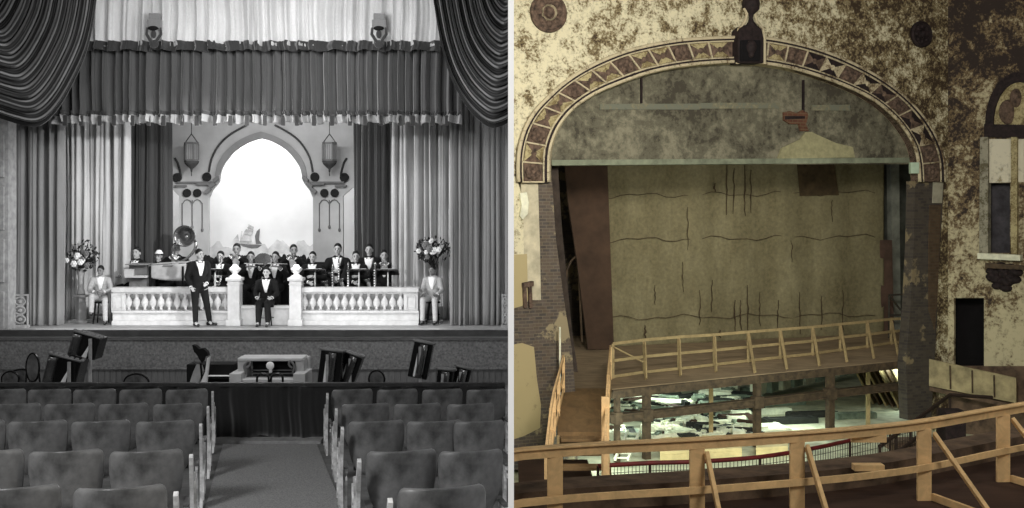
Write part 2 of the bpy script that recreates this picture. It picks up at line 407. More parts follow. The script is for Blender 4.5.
# --- painted set with pointed arch
YS=28.4
t=thing('arch_scenery','pale painted scenery wall with tall pointed arch behind the band','scenery',P(258,300,YS))
AX=260.8
HI=[(41.8,181),(39.5,169),(33.5,159),(25.5,150.3),(13,142.5),(0,138.3)]; HB=[(46,176),(43,163),(35,151),(24,141.5),(11,134.8),(0,131.5)]; HM=[(52,172),(49,158),(41,144),(30,134),(14,125)]
def arc(h,half=0):
    c=catmull(h,5); L=[(AX-p.x,p.y) for p in c]; Q=[(AX+p.x,p.y) for p in c[::-1]]
    return L if half<0 else Q if half>0 else L+Q[1:]
inner=arc(HI)
open_=[(208.7,311.6),(208.7,198),(212,190),(217,184)]+inner+[(304.6,184),(309.5,190),(313,198),(313,311.6)]
YB=YS
side=[(179,311.6),(178,190)]
# wall polygon (upside-down U) incl. narrow side openings
poly=[(160,100),(360,100),(360,188),(352,188),(343,196),(343,311.6),(313,311.6)]+open_[::-1][1:]+[(179,311.6),(179,196),(171,188),(160,188)]
m=MB(); m.prism([P(u,v,YS) for u,v in poly],(0,.14,0)); obj('wall_panel',m,M('scenery_paint',190,.85,.07,1.2),t)
m=MB()
ic=[P(u,v,YS-.03) for u,v in open_]
oc=arc(HB)
ii=[P(u,v,YS-.05) for u,v in inner]; oo=[P(u,v,YS-.05) for u,v in oc]
m.strip(ii,oo,(0,.06,0)); obj('arch_band',m,M('arch_band_paint',150,.85,.05),t)
for pts in (arc(HM,-1),arc(HM,1)): m=MB(); m.tube([P(u,v,YS-.04) for u,v in pts],.028,6); obj('arch_moulding',m,g_ink,t)
for s in(-1,1): m=MB(); m.tube([P(AX+s*86,158,YS-.02)]+[P(AX+s*u,v,YS-.02) for u,v in ((83,163),(81,170),(80,176))],.03,6); obj('side_moulding',m,g_ink,t)
for s in(-1,1):
    c=AX+s*66; m=MB()
    m.box(P(c,182.5,YS-.04),(.9 if 1 else 0,.08,.05)); m.box(P(AX+s*57,184,YS-.05),(.35,.1,.06))
    m.box(P(c+s*14,186,YS-.04),(.3,.08,.05))
    obj('ledge',m,M('ledge_paint',120,.8,.05),t)
for s in(-1,1):
    m=MB()
    for du,dv in ((45,179),(50,186),(42,190)):
        pass
    for (du,dv) in ((44.5,179),(48.5,185),(52.5,190.5)): m.box(P(AX+s*du,dv,YS-.08),(.17,.12,.09),M=Matrix.Rotation(s*.7,3,'Y'))
    obj('corbel',m,M('corbel_paint',130,.8,.05),t)
for s in(-1,1):
    for du,dv,r in ((54,177,.115),(83.5,177.5,.115),(63.5,193,.105),(73.8,193,.105)):
        m=MB(); m.lathe([(0.001,-.03),(r,-.03),(r*1.05,0),(r,.02)],P(AX+s*du,dv,YS-.03),18,axis=(0,1,0))
        for k in range(6): m.lathe([(.001,-.045),(r*.2,-.04),(r*.22,-.02)],P(AX+s*du,dv,YS-.03)+V((r*.6*cos(k*pi/3),0,r*.6*sin(k*pi/3))),8,axis=(0,1,0))
        obj('medallion',m,M('medallion',38,.8,.2) if 'medallion' not in bpy.data.materials else bpy.data.materials['medallion'],t)
    m=MB()
    for k in range(3):
        u=AX+s*(58.5+k*10); m.tube([P(u,203 if k!=1 else 200,YS-.02),P(u,229-(k==1)*3,YS-.02)],.014,5); m.ell(P(u,230-(k==1)*3,YS-.02),(.035,.03,.05))
    for k in range(2):
        a=AX+s*(58.5+k*10); b=AX+s*(68.5+k*10)
        m.tube([P(a,204,YS-.02),P((3*a+b)/4,200.5,YS-.02),P((a+b)/2,199.5,YS-.02),P((a+3*b)/4,200.5,YS-.02),P(b,204,YS-.02)],.014,5)
    obj('tracery',m,g_grey,t)
t=thing('sky_backdrop','white sky backdrop seen through the pointed arch with faint painted ship','backdrop',(X(258,30.6),30.6,SZ))
m=MB(); m.box((X(258,30.6),30.65,SZ+3.2),(7.4,.06,6.4)); obj('cloth_sheet',m,g_sky,t)
YP=30.6; m=MB()
hull=[(238,243),(243,246.5),(252,248.5),(258,248),(262,245),(257,244.5),(248,244.5)]
m.prism([P(u,v,YP) for u,v in hull],(0,-.012,0)); m.prism([P(u,v,YP) for u,v in [(256,244),(255,236),(257,231),(260,228.5),(259.5,234),(259,240),(262,244)]],(0,-.012,0))
obj('painted_hull',m,M('painted_hull_paint',120,.9,.1),t)
m=MB()
for pg in ([(240,241),(243,235),(251,236),(252,242)],[(243,234),(246,229),(253,231),(252,235)],[(247,228),(250,225),(254,227),(253,230)],[(233,240),(238,234),(239,241)]):
    m.prism([P(u,v,YP) for u,v in pg],(0,-.01,0))
for a,b in (((248,244),(249,224)),((240,244),(242,231))): m.bar(P(*a,YP-.01),P(*b,YP-.01),.02,.02)
obj('painted_sails',m,M('painted_sail',200,.9,.2),t)
m=MB(); r=random.Random(3)
top=[(202+i*3.0,246+3*sin(i*.9)+r.uniform(-2.5,1.5)-(3 if i>22 else 0)) for i in range(40)]
m.prism([P(u,v,YP) for u,v in top]+[P(319,275,YP),P(202,275,YP)],(0,-.008,0)); obj('painted_shore',m,g_ink2,t)
# dark mask wall behind the band
m=MB(); m.box((X(258,28.0),28.0,(SZ+Z(262,28.0))/2),(4.9,.12,Z(262,28.0)-SZ))
for i in range(38): m.ell((X(206+i*2.8,27.95),27.93,Z(261+rnd.uniform(-2,1),27.95)),(.07,.05,rnd.uniform(.06,.16)),nu=7,nv=5)
tag(obj('masking_hedge',m,M('hedge_cloth',30,.9,.4,14)),'low dark masking hedge behind the band players','scenery')
# lanterns
def lantern(u,lab):
    Y=27.9; t=thing('hanging_lantern',lab,'lantern',P(u,172,Y)); c=P(u,152,Y); k=Y/F
    m=MB(); m.tube([P(u,118,Y),P(u,134,Y)],.01,6)
    for s in(-1,1): m.tube([P(u,134,Y),P(u+s*3,138,Y),P(u+s*6.8,143.5,Y)],.014,6)
    obj('chain',m,g_ink,t)
    m=MB(); n=6
    for z0,rr in ((143.5,7.4),(160.5,7.2)):
        m.lathe([(rr*k*.9,-.02),(rr*k,-.02),(rr*k,.03),(rr*k*.9,.03)],P(u,z0,Y),n)
    for j in range(n): a=2*pi*j/n; m.bar(P(u,144,Y)+V((cos(a)*7*k,sin(a)*7*k,0)),P(u,160,Y)+V((cos(a)*7*k,sin(a)*7*k,0)),.03,.03)
    for j in range(n):
        a0=2*pi*j/n; a1=2*pi*(j+1)/n
        for q in (.33,.66):
            p=V((cos(a0)*7*k,sin(a0)*7*k,0)).lerp(V((cos(a1)*7*k,sin(a1)*7*k,0)),q); m.bar(P(u,145,Y)+p,P(u,160,Y)+p,.01,.01)
    obj('cage',m,g_grey,t)
    m=MB(); m.lathe([(6.4*k,-16*k),(6.5*k,0)],P(u,144.5,Y),n); obj('glass',m,M('lantern_glass',150,.4,.05),t)
    m=MB(); m.lathe([(.02,-11*k),(.03,-8*k),(3.5*k,-6*k),(6.5*k,-3*k),(7.6*k,0)],P(u,161,Y),14); m.tube([P(u,170,Y),P(u,176,Y)],.012,6); obj('bowl',m,g_ink,t,smooth=True)
lantern(191.5,'caged hanging lantern left of the pointed arch'); lantern(329.5,'caged hanging lantern right of the pointed arch')

# --- balustrades
YBAL=25.0
def balustrade(u0,u1,ub,n,du,lab,panel_side):
    t=thing('balustrade',lab,'balustrade',P((u0+u1)/2,325,YBAL)); W=X(u1,YBAL)-X(u0,YBAL); cx=X((u0+u1)/2,YBAL)
    z=lambda v:Z(v,YBAL)
    m=MB(); m.box((cx,YBAL+.05,z(289.5)),(W,.34,px2(4.5))); m.box((cx,YBAL+.05,z(292.5)),(W-.05,.26,.04)); obj('top_rail',m,g_stone,t,bevel=.012)
    m=MB(); m.box((cx,YBAL+.08,(z(311)+SZ)/2),(W,.22,z(311)-SZ)); m.box((cx,YBAL+.05,z(311.5)),(W,.3,.05)); m.box((cx,YBAL+.05,SZ+.05),(W,.3,.1)); obj('base_wall',m,g_stone,t,bevel=.01)
    bal=[(.045,0),(.05,.02),(.03,.05),(.035,.08),(.075,.15),(.085,.2),(.07,.25),(.04,.31),(.03,.35),(.045,.39),(.05,.42)]
    s=(z(293.5)-z(310.5))/.42
    for i in range(n):
        m=MB(); m.lathe([(r,zz*s) for r,zz in bal],(X(ub+i*du,YBAL),YBAL+.05,z(310.5)),12); obj('baluster',m,g_stone,t,smooth=True)
        if i<n-1:
            pass
    m=MB(); m.box((cx,YBAL+.17,z(302)),(W,.03,px2(18))); obj('back_panel',m,M('balustrade_backing',196,.85,.08) if 'balustrade_backing' not in bpy.data.materials else bpy.data.materials['balustrade_backing'],t)
    for us in panel_side:
        m=MB(); m.box((X(us,YBAL),YBAL+.05,z(302)),(px2(14),.2,px2(19)))
        for a,b,w_,h_ in ((0,6,9,1.2),(0,-6,9,1.2),(-4.2,0,1.2,13),(4.2,0,1.2,13)): m.box((X(us+a,YBAL),YBAL-.06,z(302-b)),(px2(w_),.03,px2(h_)))
        obj('end_panel',m,g_stone,t,bevel=.006)
def px2(n,Y=YBAL): return n/F*Y
balustrade(113,230,128,13,8.1,'long pale plaster balustrade on the stage behind the standing man',[119])
balustrade(300,419,304.5,13,8.0,'long pale plaster balustrade on the right half of the stage',[411])
m=MB(); cx=X(266,YBAL); m.box((cx,YBAL+.1,(SZ+Z(307,YBAL))/2),(px2(54),.22,Z(307,YBAL)-SZ)); m.box((cx,YBAL+.08,Z(307,YBAL)),(px2(54),.28,.06))
tag(obj('low_wall',m,g_stone,bevel=.01),'low pale wall between the two newel posts behind the seated man','low wall')
for u,lab in ((235,'left of the seated man'),(296.5,'right of the seated man')):
    t=thing('newel_post','square pale newel post with lamp '+lab,'post',(X(u,24.95),24.95,SZ)); Y=24.95; z=lambda v:Z(v,Y)
    m=MB(); m.box((X(u,Y),Y,(z(280)+SZ)/2),(.27,.3,z(280)-SZ)); m.box((X(u,Y),Y,SZ+.07),(.33,.36,.14)); m.box((X(u,Y),Y,z(279)),(.34,.37,.07)); m.box((X(u,Y),Y,z(284)),(.3,.33,.03)); obj('shaft',m,g_stone,t,bevel=.01)
    m=MB(); m.lathe([(.16,0),(.13,.04),(.07,.07),(.06,.1),(.12,.17),(.14,.2),(.11,.24),(.03,.26)],(X(u,Y),Y,z(277.8)),14); obj('urn',m,g_stone,t,smooth=True)
    m=MB(); m.ell((X(u,Y),Y,z(268)),(.075,.075,.085)); obj('lamp_globe',m,g_lamp,t,smooth=True)
    l=bpy.data.lights.new('newel_lamp','POINT'); l.energy=14; l.shadow_soft_size=.09; o=bpy.data.objects.new('newel_lamp',l); COL.objects.link(o); o.location=(X(u,Y),Y-.12,z(267))

# --- flower stands
def flowers(u,v,us,lab,seed,sp):
    Y=25.65; t=thing('flower_stand',lab,'flower stand',(X(us,Y),Y,SZ)); r=random.Random(seed)
    x=X(us,Y)
    m=MB(); m.box((x,Y,SZ+.03),(.44,.4,.06)); m.lathe([(.13,0),(.12,.4),(.1,.62)],(x,Y,SZ+.06),4,); m.box((x,Y,Z(296,Y)),(.3,.28,.05)); obj('pedestal',m,g_mid,t,bevel=.01)
    m=MB(); m.lathe([(.07,0),(.09,.05),(.06,.2),(.07,.45),(.1,.6),(.085,.62)],(x,Y,Z(295,Y)),14); obj('vase',m,g_frame,t,smooth=True)
    c=P(u,v,Y); m=MB(); m2=MB(); m3=MB()
    top=V((x,Y,Z(270,Y)))
    for i in range(26):
        a=r.uniform(0,6.28); q=sqrt(r.random()); e=c+V((cos(a)*q*sp[0],r.uniform(-.2,.2),sin(a)*q*sp[1]))
        m3.tube([top,top.lerp(e,.5)+V((0,0,.05)),e],.008,5)
    obj('stem',m3,g_leaf,t)
    for i in range(150):
        a=r.uniform(0,6.28); q=sqrt(r.random())*1.02; e=c+V((cos(a)*q*sp[0],r.uniform(-.22,.22),sin(a)*q*sp[1]))
        M3=Quaternion((r.random()-.5,r.random()-.5,r.random()-.5,r.random()-.5)).normalized().to_matrix()
        s=r.uniform(.04,.085); m.add([e+M3@V(p)*s for p in((-1,0,0),(0,-.45,.1),(1,0,0),(0,.45,.1),(0,0,.02))],[(0,1,4),(1,2,4),(2,3,4),(3,0,4)])
    obj('foliage',m,g_leaf,t)
    for i in range(13):
        a=r.uniform(0,6.28); q=r.random()*.85; e=c+V((cos(a)*q*sp[0],-.2-r.random()*.08,sin(a)*q*sp[1])); m2=MB(); s=r.uniform(.05,.085)
        for k in range(6): m2.ell(e+V((cos(k*1.047)*s*.6,0,sin(k*1.047)*s*.6)),(s*.5,s*.35,s*.5),nu=7,nv=5)
        m2.ell(e+V((0,-.02,0)),(s*.4,s*.4,s*.4),nu=7,nv=5); obj('blossom',m2,g_flower if i%3 else g_grey,t,smooth=True)
flowers(83,256,81,'tall vase of flowers on a pedestal at left of the stage',5,(.36,.36))
flowers(433,250,433,'tall bouquet of flowers behind the right seated boy',6,(.42,.30))
# scroll grilles at the foot of the outer curtains
for u,lab in ((20,'pale scroll grille at the foot of the far left curtain'),(505,'pale scroll grille at the foot of the right curtain')):
    Y=24.45; m=MB(); w_=.17 if u<100 else .06
    m.box((X(u,Y),Y,Z(295,Y)),(2*w_+.04,.04,.03)); m.box((X(u,Y),Y,SZ+.03),(2*w_+.06,.1,.06))
    for s in(-1,1): m.bar((X(u,Y)+s*w_,Y,SZ),(X(u,Y)+s*w_,Y,Z(294,Y)),.03,.03)
    for k in range(3):
        c=V((X(u,Y),Y,SZ+.18+k*.2)); m.tube([c+V((w_*.7*cos(j*pi/6),0,.09*sin(j*pi/6))) for j in range(12)],.018,6,closed=True)
        m.ell(c,(w_*.3,.03,.04))
    tag(obj('scroll_grille',m,g_frame),lab,'grille')
# ================================================================ PEOPLE
def person(name_label, loc, rz, J, look, scale=1, group=None, detail=True):
    """J: joint dict in local metres, figure faces -Y. look: materials."""
    t=thing('person',name_label,'person',loc,rz,group)
    vx=.0115
    b=MB(); hd=J['head']; hd=V(hd); nk=V(J['neck']); pv=V(J['pelvis']); fw=V(J.get('face',(0,-1,0))).normalized()
    rt=fw.cross(V((0,0,1))).normalized(); up=rt.cross(fw).normalized()
    Mh=Matrix((rt,-fw,up)).transposed()
    at=lambda x,y,z: hd+Mh@V((x,y,z))
    b.ell(hd+Mh@V((0,0,.02)),(.074,.093,.10),Mh,18,12); b.ell(at(0,-.022,-.045),(.056,.066,.07),Mh)      # skull, jaw
    b.cap(at(0,-.09,.0),.011,at(0,-.112,-.03),.016,8)                                       # nose
    b.ell(at(0,-.082,-.095),(.024,.018,.016),Mh)                                            # chin
    for s in(-1,1): b.ell(at(s*.077,.005,-.01),(.012,.02,.032),Mh,8,6)
    b.cap(at(0,.012,-.06),.05,nk,.058); b.cap(nk,.07,pv.lerp(nk,.6),.11)
    b.cap(pv.lerp(nk,.6),.11,pv,.12)
    hands={}
    for s in ('L','R'):
        sh,el,wr,ft=[V(p) for p in J['arm'+s]]
        b.cap(nk+V((0,0,-.03)),.06,sh,.06); b.cap(sh,.052,el,.042); b.cap(el,.042,wr,.027)
        hp,kn,an=[V(p) for p in J['leg'+s]]
        b.cap(pv,.1,hp,.09); b.cap(hp,.085,kn,.055); b.cap(kn,.055,an,.04); b.cap(an,.035,an+V((0,-.1,-.03)),.03)
        d=(ft-wr).normalized(); sd,uu=frame(d,V((0,-1,.3))); sg=1 if s=='L' else -1
        pc=wr+d*.05; Mq=Matrix((sd,uu,d)).transposed(); b.ell(pc,(.038,.018,.05),Mq,10,8)
        for k,(o,L) in enumerate(((-.028,.058),(-.0095,.07),(.0095,.068),(.028,.052))):
            r0=wr+d*.085+sd*o; r1=r0+d*L*.55+uu*.008; r2=r1+(d*.5+uu*.8).normalized()*L*.5
            b.cap(r0,.0098,r1,.0095,7); b.cap(r1,.0095,r2,.0085,7)
        th=wr+d*.035+sd*(.03*sg); b.cap(th,.013,th+sd*sg*.03+d*.03+uu*.01,.011,7); b.cap(th+sd*sg*.03+d*.03+uu*.01,.011,th+sd*sg*.035+d*.06+uu*.022,.0095,7)
    body=remesh('body',b,look['skin'],t,.0105,1); body.name='body'
    # clothing
    j=MB(); ch=pv.lerp(nk,.62)
    shm=(V(J['armL'][0])+V(J['armR'][0]))/2
    j.cap(pv+V((0,0,.0)),.148,ch,.15); 
    ax=(V(J['armL'][0])-V(J['armR'][0])).normalized(); 
    Mt=Matrix((ax,(nk-pv).normalized().cross(ax).normalized(),(nk-pv).normalized())).transposed()
    j.v=[]; j.f=[]; j.m=[]
    j.ell(pv.lerp(nk,.66),(.195,.125,.24),Mt); j.ell(pv.lerp(nk,.25),(.165,.125,.2),Mt); j.ell(pv.lerp(nk,.0),(.175,.135,.14),Mt)
    for s in ('L','R'):
        sh,el,wr,ft=[V(p) for p in J['arm'+s]]; cuff=wr.lerp(el,.08)
        j.cap(nk.lerp(sh,.35)+V((0,0,-.02)),.07,sh,.078); j.cap(sh,.078,el,.06); j.cap(el,.06,cuff,.045)
    jk=remesh('jacket',j,look['coat'],t,.018,2)
    k=MB()
    k.ell(pv+V((0,0,-.02)),(.165,.13,.12))
    for s in ('L','R'):
        hp,kn,an=[V(p) for p in J['leg'+s]]; k.cap(pv+V((0,0,-.02)),.12,hp,.105); k.cap(hp,.105,kn,.075); k.cap(kn,.075,an+V((0,0,.03)),.06)
    remesh('trousers',k,look['trouser'],t,.018,2)
    for s in ('L','R'):
        an=V(J['leg'+s][2]); f=V(J.get('toe'+s,(0,-1,0))).normalized()
        m=MB(); m.cap(an+f*-.04+V((0,0,-.045)),.042,an+f*.15+V((0,0,-.055)),.034); m.cap(an,.05,an+V((0,0,-.04)),.045); remesh('shoe',m,look['shoe'],t,.013,2)
        wr,el=V(J['arm'+s][2]),V(J['arm'+s][1]); m=MB(); m.tube([wr.lerp(el,.14),wr.lerp(el,.0)],[.042,.04],12); obj('cuff',m,g_shirt,t,smooth=True,local=True)
    # shirt front: V wedge bent over the chest
    fr=-(Mt@V((0,1,0))); 
    if fr.y>0: fr=-fr
    upv=(nk-pv).normalized(); m=MB(); L=(nk-pv).length
    def sp(a,h):   # a -1..1 across, h 0..1 along the chest from waist to neck
        cx=ax*(a*(.022+.075*h)); c=pv+upv*(L*(.42+.60*h)); q=.66; zz=((c-pv.lerp(nk,.66)).dot(upv))/.24; zz=min(abs(zz),.97)
        yy=.125*sqrt(max(0,1-zz*zz-(a*(.022+.075*h)/.195)**2)); return c+cx+fr*(max(yy,.052)+.012)
    m.grid(lambda s_,q_:sp(s_*2-1,q_),6,10,-fr*.03); obj('shirt_front',m,g_shirt,t,smooth=True,local=True)
    m=MB(); m.tube([nk+V((.058*cos(a),.058*sin(a)-.005,.0))+fr*.004 for a in [i*pi/8 for i in range(16)]],.018,6,closed=True); obj('collar',m,g_shirt,t,local=True,smooth=True)
    m=MB(); c=nk+fr*.085+V((0,0,-.012))
    for s in(-1,1): m.prism([c,c+ax*s*.05+V((0,0,.024)),c+ax*s*.05-V((0,0,.024))],fr*.015)
    m.ell(c+fr*.008,(.012,.012,.014)); obj('bow_tie',m,look.get('tie',g_black),t,local=True)
    for s in(-1,1):   # lapels
        m=MB(); pts=[sp(s*1.0,.0),sp(s*1.02,.5),sp(s*1.0,.98),sp(s*1.0,.98)+ax*s*.035,sp(s*1.0,.55)+ax*s*.055-fr*.01,sp(s*1.0,.5)+ax*s*.03]
        m.prism([p+fr*.006 for p in pts],-fr*.02); obj('lapel',m,look['coat'],t,local=True)
    # hair: cap of the skull, open at the face
    m=MB(); hc=at(0,.014,.034); nu,nv=20,9
    def hair(s_,q_):
        a=2*pi*s_; front=max(0,cos(a-pi*1.5)); lim=1.95-.85*front
        th=.02+lim*q_; r=V((.081*sin(th)*cos(a),.10*sin(th)*sin(a),.102*cos(th))); return hc+Mh@r
    m.grid(hair,nu,nv); 
    m.grid(lambda a,q:hd+Mh@V((.079*sin(.02+1.75*q*(1-.35*max(0,-sin(2*pi*a))))*cos(2*pi*a),.093*sin(.02+1.75*q*(1-.35*max(0,-sin(2*pi*a))))*sin(2*pi*a)+.012,.02+.1*cos(.02+1.75*q*(1-.35*max(0,-sin(2*pi*a)))))),nu,nv)
    obj('hair',m,look['hair'],t,smooth=True,local=True)
    for s in(-1,1):
        m=MB(); m.ell(at(s*.03,-.083,.008),(.013,.008,.008),Mh,8,6); obj('eye',m,g_hair,t,local=True,smooth=True)
        m=MB(); m.tube([at(s*.015,-.09,.026),at(s*.03,-.092,.031),at(s*.046,-.082,.026)],.0045,5); obj('eyebrow',m,look['hair'],t,local=True)
    m=MB(); m.tube([at(-.022,-.086,-.062),at(0,-.093,-.06),at(.022,-.086,-.062)],.005,6); obj('mouth',m,M('lips',120,.6,.05) if 'lips' not in bpy.data.materials else bpy.data.materials['lips'],t,local=True)
    t.scale=(scale,)*3
    return t
tux=dict(skin=g_skin,coat=g_black,trouser=g_black,shoe=g_blackgloss,hair=g_hair)
boy=dict(skin=g_skin2,coat=g_suit,trouser=g_trouser,shoe=g_blackgloss,hair=g_hair,tie=g_shirt)
# leader, standing three-quarter to the right
J=dict(pelvis=(0,0,.93),neck=(.0,-.01,1.46),head=(.0,-.03,1.625),face=(.35,-1,-.02),
 armL=((.185,0,1.40),(.24,.06,1.13),(.12,-.16,.97),(.04,-.22,.93)), armR=((-.185,0,1.40),(-.26,.06,1.13),(-.20,-.06,.90),(-.17,-.12,.82)),
 legL=((.095,0,.90),(.17,-.03,.50),(.25,.03,.10)), legR=((-.095,0,.90),(-.10,-.05,.50),(-.08,.0,.10)),toeL=(.8,-.6,0),toeR=(.15,-1,0))
leader=person('standing man in a black tuxedo in front of the balustrade, facing right',(X(199,24.6),24.6,SZ),R(34),J,tux,.995)
m=MB(); m.tube([(0,0,0),(.0,0,.30)],[.008,.004],6)
o=obj('baton',m,g_iron); o.location=(X(204,24.35),24.38,SZ+.84); o.rotation_euler=(0,R(68),0); tag(o,'thin baton held low in the hands of the standing man','baton')
def seated(h,face=(0,-1,0),arms='knees',lean=.04,kx=.12):
    J=dict(pelvis=(0,.02,h+.10),neck=(0,.02-lean,h+.60),head=(0,-.0-lean,h+.765),face=face)
    for s,k in (('L',1),('R',-1)):
        J['leg'+s]=((k*.09,0,h+.09),(k*kx,-.43,h+.06),(k*(kx+.01),-.42,.10))
        if arms=='knees': J['arm'+s]=((k*.18,0-lean,h+.53),(k*.25,-.06,h+.28),(k*.17,-.28,h+.19),(k*.12,-.36,h+.17))
        if arms=='sax': J['arm'+s]=((k*.18,-lean,h+.53),(k*.27,-.12,h+.31),(k*(.05+.0),-.27,h+(.36 if k>0 else .22)),(k*-.03,-.30,h+(.34 if k>0 else .18)))
        if arms=='horn': J['arm'+s]=((k*.18,-lean,h+.53),(k*.30,-.16,h+.40),(k*.06,-.24,h+.60),(k*.02,-.30,h+.62))
        if arms=='violin': J['arm'+s]=((k*.18,-lean,h+.53),(k*.30,-.18,h+.38),(k*(.22 if k>0 else .02),-.36,h+.52),(k*(.20 if k>0 else -.0),-.43,h+.54))
        if arms=='table': J['arm'+s]=((k*.18,-lean,h+.53),(k*.26,-.12,h+.28),(k*.16,-.36,h+.30),(k*.13,-.44,h+.28))
    return J
conductor=person('seated man in a black tuxedo between the two lamp posts, hands on his knees',(X(267,24.95),24.95,SZ),0,seated(.47,kx=.10),tux,.97)
JB=seated(.55,(-.3,-1,-.15),'knees',.08,.14); JB['legR']=((-.09,0,.64),(-.17,-.40,.70),(-.19,-.30,.30)); JB['armR']=((-.18,-.08,1.08),(-.26,-.14,.84),(-.12,-.34,.80),(-.04,-.38,.80)); JB['armL']=((.18,-.08,1.08),(.25,-.12,.84),(.10,-.34,.80),(.02,-.38,.82))
b1=person('young man in a light suit seated on a stool before the left flower stand',(X(101,25.35),25.35,SZ),R(14),JB,boy,.93)
b2=person('young man in a light suit seated at the right before the tall bouquet',(X(433,25.35),25.35,SZ),R(-10),seated(.55,(-.25,-1,0),'knees',.05,.15),boy,.93)
def stool(u,lab,h=.5,Y=25.4,mat=g_black,w_=.34,back=False,rz=0):
    t=thing('stool' if not back else 'wooden_chair',lab,'stool' if not back else 'chair',(X(u,Y),Y,SZ),rz)
    m=MB(); m.lathe([(w_*.45,-.03),(w_*.5,-.02),(w_*.5,0),(w_*.42,.01)],(0,0,h),18); obj('seat',m,mat,t,local=True)
    for a in range(4):
        q=pi/4+a*pi/2; m=MB(); m.tube([(w_*.36*cos(q),w_*.36*sin(q),h-.02),(w_*.55*cos(q),w_*.55*sin(q),0)],.016,8); obj('leg',m,mat,t,local=True)
    m=MB(); m.tube([(w_*.46*cos(i*pi/8),w_*.46*sin(i*pi/8),h*.4) for i in range(16)],.008,6,closed=True); obj('ring',m,mat,t,local=True)
    if back:
        m=MB(); m.tube([(-.17,.16,h),(-.17,.2,h+.3),(-.1,.22,h+.43),(0,.22,h+.46),(.1,.22,h+.43),(.17,.2,h+.3),(.17,.16,h)],.014,8); obj('back_hoop',m,mat,t,local=True)
    return t
stool(101,'round stool under the young man at left',.50,25.37); stool(433,'round stool under the young man at right',.50,25.37)
stool(267,'dark chair under the seated man in the middle of the stage',.44,24.97,back=True)

# ---- the band
proto={}
def band(u,vhead,arms,lab,Y,rz=0,face=(0,-1,0),sc=1,skin=None,head=False):
    h=.62; k=(arms,face)
    z=SZ+.0
    if k not in proto:
        o=person(lab,(X(u,Y),Y,z),rz,seated(h,face,arms),tux,1,'band players in black dinner jackets'); proto[k]=o
    else: o=dup(proto[k],(X(u,Y),Y,z),rz,lab)
    top=SZ+1.5*sc; want=Z(vhead-5,Y); o.location.z=SZ; s=(want-SZ)/1.487; o.scale=(s,)*3
    return o
B=[(138,253,'table','band player at the piano, leftmost of the band',26.3,-.4,(.3,-1,0)),
(159,256.5,'table','band player in a white cap behind the pale draped table',26.75,0,(0,-1,-.1)),
(176.5,249,'horn','band player wearing the sousaphone behind the draped table',27.2,.1,(.3,-1,0)),
(221,257,'sax','seated band player left of the left lamp post',26.3,0,(0,-1,0)),
(237,249.5,'horn','band player directly behind the left lamp post',27.3,.1,(0,-1,0)),
(251,257.5,'violin','seated band player with violin right of the left lamp post',26.4,.15,(0,-1,0)),
(276,257.5,'violin','seated band player with violin left of the right lamp post',26.4,-.1,(0,-1,0)),
(294,250.5,'horn','band player in the rear directly behind the right lamp post',27.3,0,(.3,-1,0)),
(313,257.5,'sax','seated band player just right of the right lamp post',26.3,0,(0,-1,0)),
(338,249.5,'sax','tall band player with saxophone right of the arch opening',26.6,0,(0,-1,0)),
(356,257,'sax','seated band player behind the first music desk at the right',26.3,.1,(0,-1,0)),
(369.5,250,'table','tall band player before the dark curtain between the two desks',27.0,0,(0,-1,0)),
(384,256,'horn','rightmost seated band player behind the last music desk',26.4,.15,(0,-1,0))]
for u,v,a,lab,Y,rz,fc in B: band(u,v,a,lab,Y,rz,fc)
m=MB(); m.lathe([(.001,.07),(.05,.06),(.085,.0),(.09,-.03),(.08,-.03)],(0,0,0),16); m.tube([(.088*cos(i*pi/8),.088*sin(i*pi/8),-.02) for i in range(16)],.012,6,closed=True)
o=obj('cap',m,g_shirt,smooth=True); o.location=(X(159,26.58),26.58,Z(252.5,26.58)); tag(o,'white round cap on the head of the band player at the draped table','cap')
# sousaphone
t=thing('sousaphone','big shiny sousaphone with round bell raised behind the draped table','sousaphone',(X(183,26.75),26.75,SZ+1.0)); Y=26.75
c=P(184.5,236,Y); ax=V((.12,-1,.05)).normalized()
prof=[(.035,.30),(.05,.22),(.09,.12),(.15,.05),(.23,.0),(.262,-.012),(.27,-.005),(.262,.0),(.22,.015),(.14,.06),(.08,.14),(.03,.24),(.001,.24)]
m=MB(); m.lathe([(r*.98,-z) for r,z in prof],c,28,axis=ax); obj('bell',m,g_silver,t,smooth=True)
m=MB(); b=c-ax*.26; m.tube(catmull([b,b+V((.12,.0,-.05)),c+V((.25,.12,-.18)),c+V((.16,.1,-.42)),c+V((-.1,.05,-.62)),c+V((-.3,.05,-.5)),c+V((-.28,0,-.25)),c+V((-.16,-.08,-.2))],6),[.05-.036*i/42 for i in range(43)],10); obj('tubing',m,g_brass,t,smooth=True)
# saxophones
def sax(loc,rz,lab):
    t=thing('saxophone',lab,'saxophone',loc,rz,'saxophones of the band')
    m=MB(); pts=catmull([(0,.02,.42),(0,-.03,.48),(0,-.06,.44),(0,-.05,.2),(0,-.06,-.05),(-.03,-.1,-.14),(-.1,-.12,-.12),(-.14,-.13,.02)],6)
    n=len(pts); m.tube(pts,[.008+.04*(i/n)**1.3 for i in range(n)],12); obj('tube',m,g_brass,t,smooth=True,local=True)
    m=MB(); m.lathe([(.042,0),(.05,.05),(.085,.1),(.088,.103),(.08,.1),(.04,.04),(.001,.03)],(-.14,-.13,.0),16,axis=(-.25,-.1,1)); obj('bell',m,g_brass,t,smooth=True,local=True)
    m=MB()
    for k in range(7): m.lathe([(.016,0),(.016,.012)],(.0,-.085,.3-k*.06),8,axis=(0,-1,0))
    obj('keys',m,g_shirt,t,local=True)
    return t
